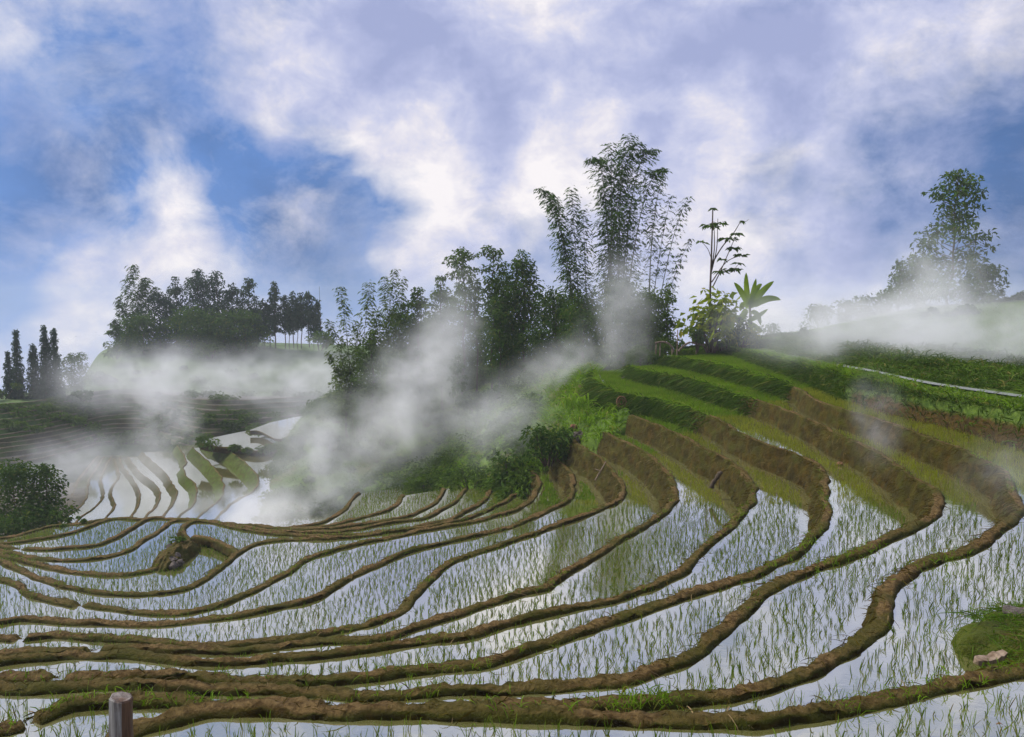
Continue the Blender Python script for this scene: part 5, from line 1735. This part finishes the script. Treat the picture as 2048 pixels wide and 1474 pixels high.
tag(o, 'bent blue grey pipe poking from long grass on the hill face', 'pipe')
# gnarled stump stuck in the bank face
root = empty('gnarled_stump', PD(1432, 972, 34.6), 'dark gnarled stump leaning on the bank face at right centre', 'stump')
ts = TubeSet()
ts.tube(catmull(np.array([(-0.20, 0, -0.10), (-0.14, 0.05, 0.10), (0.0, 0.05, 0.28), (0.10, 0.0, 0.48), (0.14, 0, 0.62)]), 4), [0.10, 0.12, 0.10, 0.11, 0.09, 0.10, 0.11, 0.09, 0.08, 0.09, 0.10, 0.11, 0.10, 0.10, 0.11, 0.10, 0.07], 7)
link('trunk', ts.mesh('trunk'), M_BARK, root)
ts = TubeSet()
ts.tube(np.array([(0.12, 0, 0.55), (0.20, 0.0, 0.60), (0.26, -0.03, 0.58)]), [0.08, 0.09, 0.06], 6)
link('knot', ts.mesh('knot'), M_BARK, root)
ts = TubeSet()
ts.tube(np.array([(0.10, -0.05, 0.40), (0.12, -0.1, 0.1), (0.12, -0.1, -0.15)]), [0.02, 0.018, 0.012], 5)
link('branch', ts.mesh('branch'), M_BARK, root)
# forked twig on an upper left bank
ts = TubeSet()
ts.tube(np.array([(-0.35, 0, -0.55), (-0.05, 0, 0.0), (0.25, 0, 0.55)]), [0.05, 0.045, 0.03], 5)
ts.tube(np.array([(-0.05, 0, 0.0), (-0.38, 0.0, 0.12)]), [0.035, 0.02], 5)
o = link('forked_twig', ts.mesh('forked_twig'), M_WOOD, None, PD(1203, 942, 45.2))
tag(o, 'forked dry twig leaning against a bank face below the knoll', 'twig')

# split wooden post at lower left
PW = 0.088
pD = 6.0
pt = PD(243, 1396, pD)
bm = bmesh.new()
sec = [(-1.0, 0.35), (-0.82, -0.55), (-0.25, -1.0), (0.45, -0.92), (0.95, -0.35), (1.0, 0.45), (0.45, 0.95), (-0.45, 0.9)]
rings = []
NZ = 26
for i in range(NZ + 1):
    z = -1.65 + 1.65 * i / NZ
    ring = []
    for k, (x, y) in enumerate(sec):
        f = 1 + 0.10 * mnoise.noise(Vector((x * 2, y * 2, z * 3.0))) + 0.07 * mnoise.noise(Vector((x * 4, y * 4, z * 9.0)))
        if k in (2, 5):
            f *= 0.86 + 0.08 * mnoise.noise(Vector((1.0, k, z * 4.0)))
        ring.append(bm.verts.new((x * PW * f + 0.035 * z, y * PW * f, z + (0.016 * (-x) if i == NZ else 0))))
    rings.append(ring)
for a, b in zip(rings[:-1], rings[1:]):
    for k in range(8):
        bm.faces.new((a[k], a[(k + 1) % 8], b[(k + 1) % 8], b[k]))
ins = [bm.verts.new((v.co.x * 0.86, v.co.y * 0.86, v.co.z + 0.012)) for v in rings[-1]]
for k in range(8):
    bm.faces.new((rings[-1][k], rings[-1][(k + 1) % 8], ins[(k + 1) % 8], ins[k]))
bm.faces.new(ins)
me = bpy.data.meshes.new('wooden_post')
bm.to_mesh(me)
bm.free()
o = link('wooden_post', me, M_POST, None, pt)
tag(o, 'split weathered wooden post standing in the near paddy at lower left', 'post')

# bright grass clumps at the near bank
for (lab, px, py, D, n, hh) in [('bright green grass clump on the nearest bank right of the post', 418, 1446, 8.35, 40, 0.34), ('taller bright grass blades beside the first near clump', 455, 1450, 8.3, 22, 0.42), ('bright grass clump on the nearest bank in the right half', 1262, 1410, 8.55, 36, 0.30), ('grass tuft where two near banks part', 1320, 1400, 8.7, 40, 0.24),
                              ('bright grass tuft on the mossy right bank by the plank', 1985, 1345, 9.6, 26, 0.2), ('grass tuft on the nearest bank far right', 1730, 1408, 8.6, 26, 0.22), ('seedling like tuft on the upper left knoll step', 1168, 845, 55.2, 30, 1.5), ('tall bright maize like tuft on the knoll shoulder', 1150, 815, 57.5, 60, 2.0),
                              ('bright leafy tuft low on the knoll shoulder', 1190, 846, 54.6, 16, 1.2), ('dark rank tuft over the boards on the hill face', 1600, 868, 50.2, 120, 1.4)]:
    P = np.zeros((n, 3)) + RNG.normal(size=(n, 3)) * np.array((0.10, 0.10, 0)) * (hh / 0.3) ** 0.9
    D_ = RNG.normal(size=(n, 3)) * 0.38
    D_[:, 2] = 1
    me = blade_mesh('grass_clump', P, D_, hh * RNG.uniform(0.5, 1.1, n), 0.05 * hh * RNG.uniform(0.7, 1.2, n), RNG.uniform(0.6, 2.0, n))
    o = link('grass_clump', me, M_GRASSD if 'dark' in lab else M_GRASS, None, PD(px, py, D))
    tag(o, lab, 'grass clump')

# ================================================================== AIR
def add_box(name, lo, hi, mat):
    x0, y0, z0 = lo
    x1, y1, z1 = hi
    V = np.array([(x0, y0, z0), (x1, y0, z0), (x1, y1, z0), (x0, y1, z0), (x0, y0, z1), (x1, y0, z1), (x1, y1, z1), (x0, y1, z1)], float)
    F = np.array([(0, 3, 2, 1), (4, 5, 6, 7), (0, 1, 5, 4), (1, 2, 6, 5), (2, 3, 7, 6), (3, 0, 4, 7)])
    return link(name, mesh_np(name, V, F), mat)


mh, t = material('haze_air')
v = t.add('ShaderNodeVolumePrincipled', {'Color': (0.90, 0.95, 1.0, 1), 'Density': 0.00032})
t.add('ShaderNodeOutputMaterial', {'Volume': v.outputs[0]})
hz = add_box('haze', (-1520, -220, -401.5), (1520, 1520, 24.0), mh)
tag(hz, 'thin bluish haze filling the whole valley', 'haze', None, 'stuff')


def ellipsoid(name, label, px, py, D, rxp, rzp, ry, mat, roll=0.0):
    bm = bmesh.new()
    bmesh.ops.create_icosphere(bm, subdivisions=3, radius=1.0)
    me = bpy.data.meshes.new(name)
    bm.to_mesh(me)
    bm.free()
    o = link(name, me, mat, None, PD(px, py, D))
    o.scale = (rxp * D / FPX, ry, rzp * D / FPX)
    o.rotation_euler = (0, roll, 0)
    return tag(o, label, 'mist', None, 'stuff')


for (lab, px, py, D, rx, rz, ry, dens, ns, roll) in [
    ('white mist bank on the left hill below the forest', 300, 757, 165, 150, 56, 16, 0.095, 0.10, 0.0),
    ('bright mist patch right of the left hill slope', 590, 758, 165, 120, 58, 16, 0.105, 0.10, 0.0),
    ('thin mist veil across the left hill meadow', 440, 785, 168, 240, 50, 14, 0.05, 0.10, 0.0),
    ('mist column over the far terrace steps', 332, 850, 135, 46, 95, 8, 0.11, 0.14, 0.05),
    ('pale mist over the valley paddies at left', 190, 940, 118, 150, 60, 10, 0.10, 0.12, 0.0),
    ('bright mist puff in front of the grove', 830, 790, 88, 75, 95, 7, 0.20, 0.16, 0.25),
    ('mist streaming up among the slender trees', 900, 690, 87, 55, 115, 6, 0.13, 0.16, 0.15),
    ('mist lying under the dark grove', 960, 815, 84, 130, 55, 7, 0.17, 0.16, -0.15),
    ('mist bank on the slope left of the grove', 690, 905, 84, 140, 90, 8, 0.20, 0.15, 0.2),
    ('low white mist beyond the farthest bank', 560, 1030, 82, 190, 42, 8, 0.22, 0.15, 0.0),
    ('wisp of mist over the grassy slope', 1010, 850, 61, 85, 60, 4, 0.13, 0.25, -0.5),
    ('tall mist column before the tallest bamboo', 1240, 630, 75, 60, 110, 5, 0.15, 0.2, 0.18),
    ('mist veil behind the knoll shoulder', 1140, 735, 76, 110, 45, 5, 0.13, 0.2, -0.3),
    ('thick mist lying on the right hillside', 1780, 676, 49, 250, 66, 6, 0.32, 0.16, 0.10),
    ('thick mist at the right edge of the hillside', 2030, 672, 41, 200, 80, 5, 0.30, 0.2, 0.1),
    ('mist over the brow trees of the right hill', 1740, 640, 96, 200, 46, 8, 0.13, 0.14, -0.1),
    ('mist drifting across the towering tree', 1885, 560, 88, 85, 90, 7, 0.10, 0.16, 0.3),
    ('small mist wisp before the brown hill face', 1752, 830, 26, 34, 85, 1.4, 0.24, 0.6, 0.0),
    ('faint mist at the bend of the widest bank', 2000, 960, 17.5, 70, 70, 1.0, 0.22, 0.8, 0.0),
]:
    ellipsoid('mist', lab, px, py, D, rx * 1.8, rz * 1.8, ry * 1.4, mat_mist('mist_' + str(int(px)), dens * 1.2, ns * 0.9, 0.38, 0.68), roll)
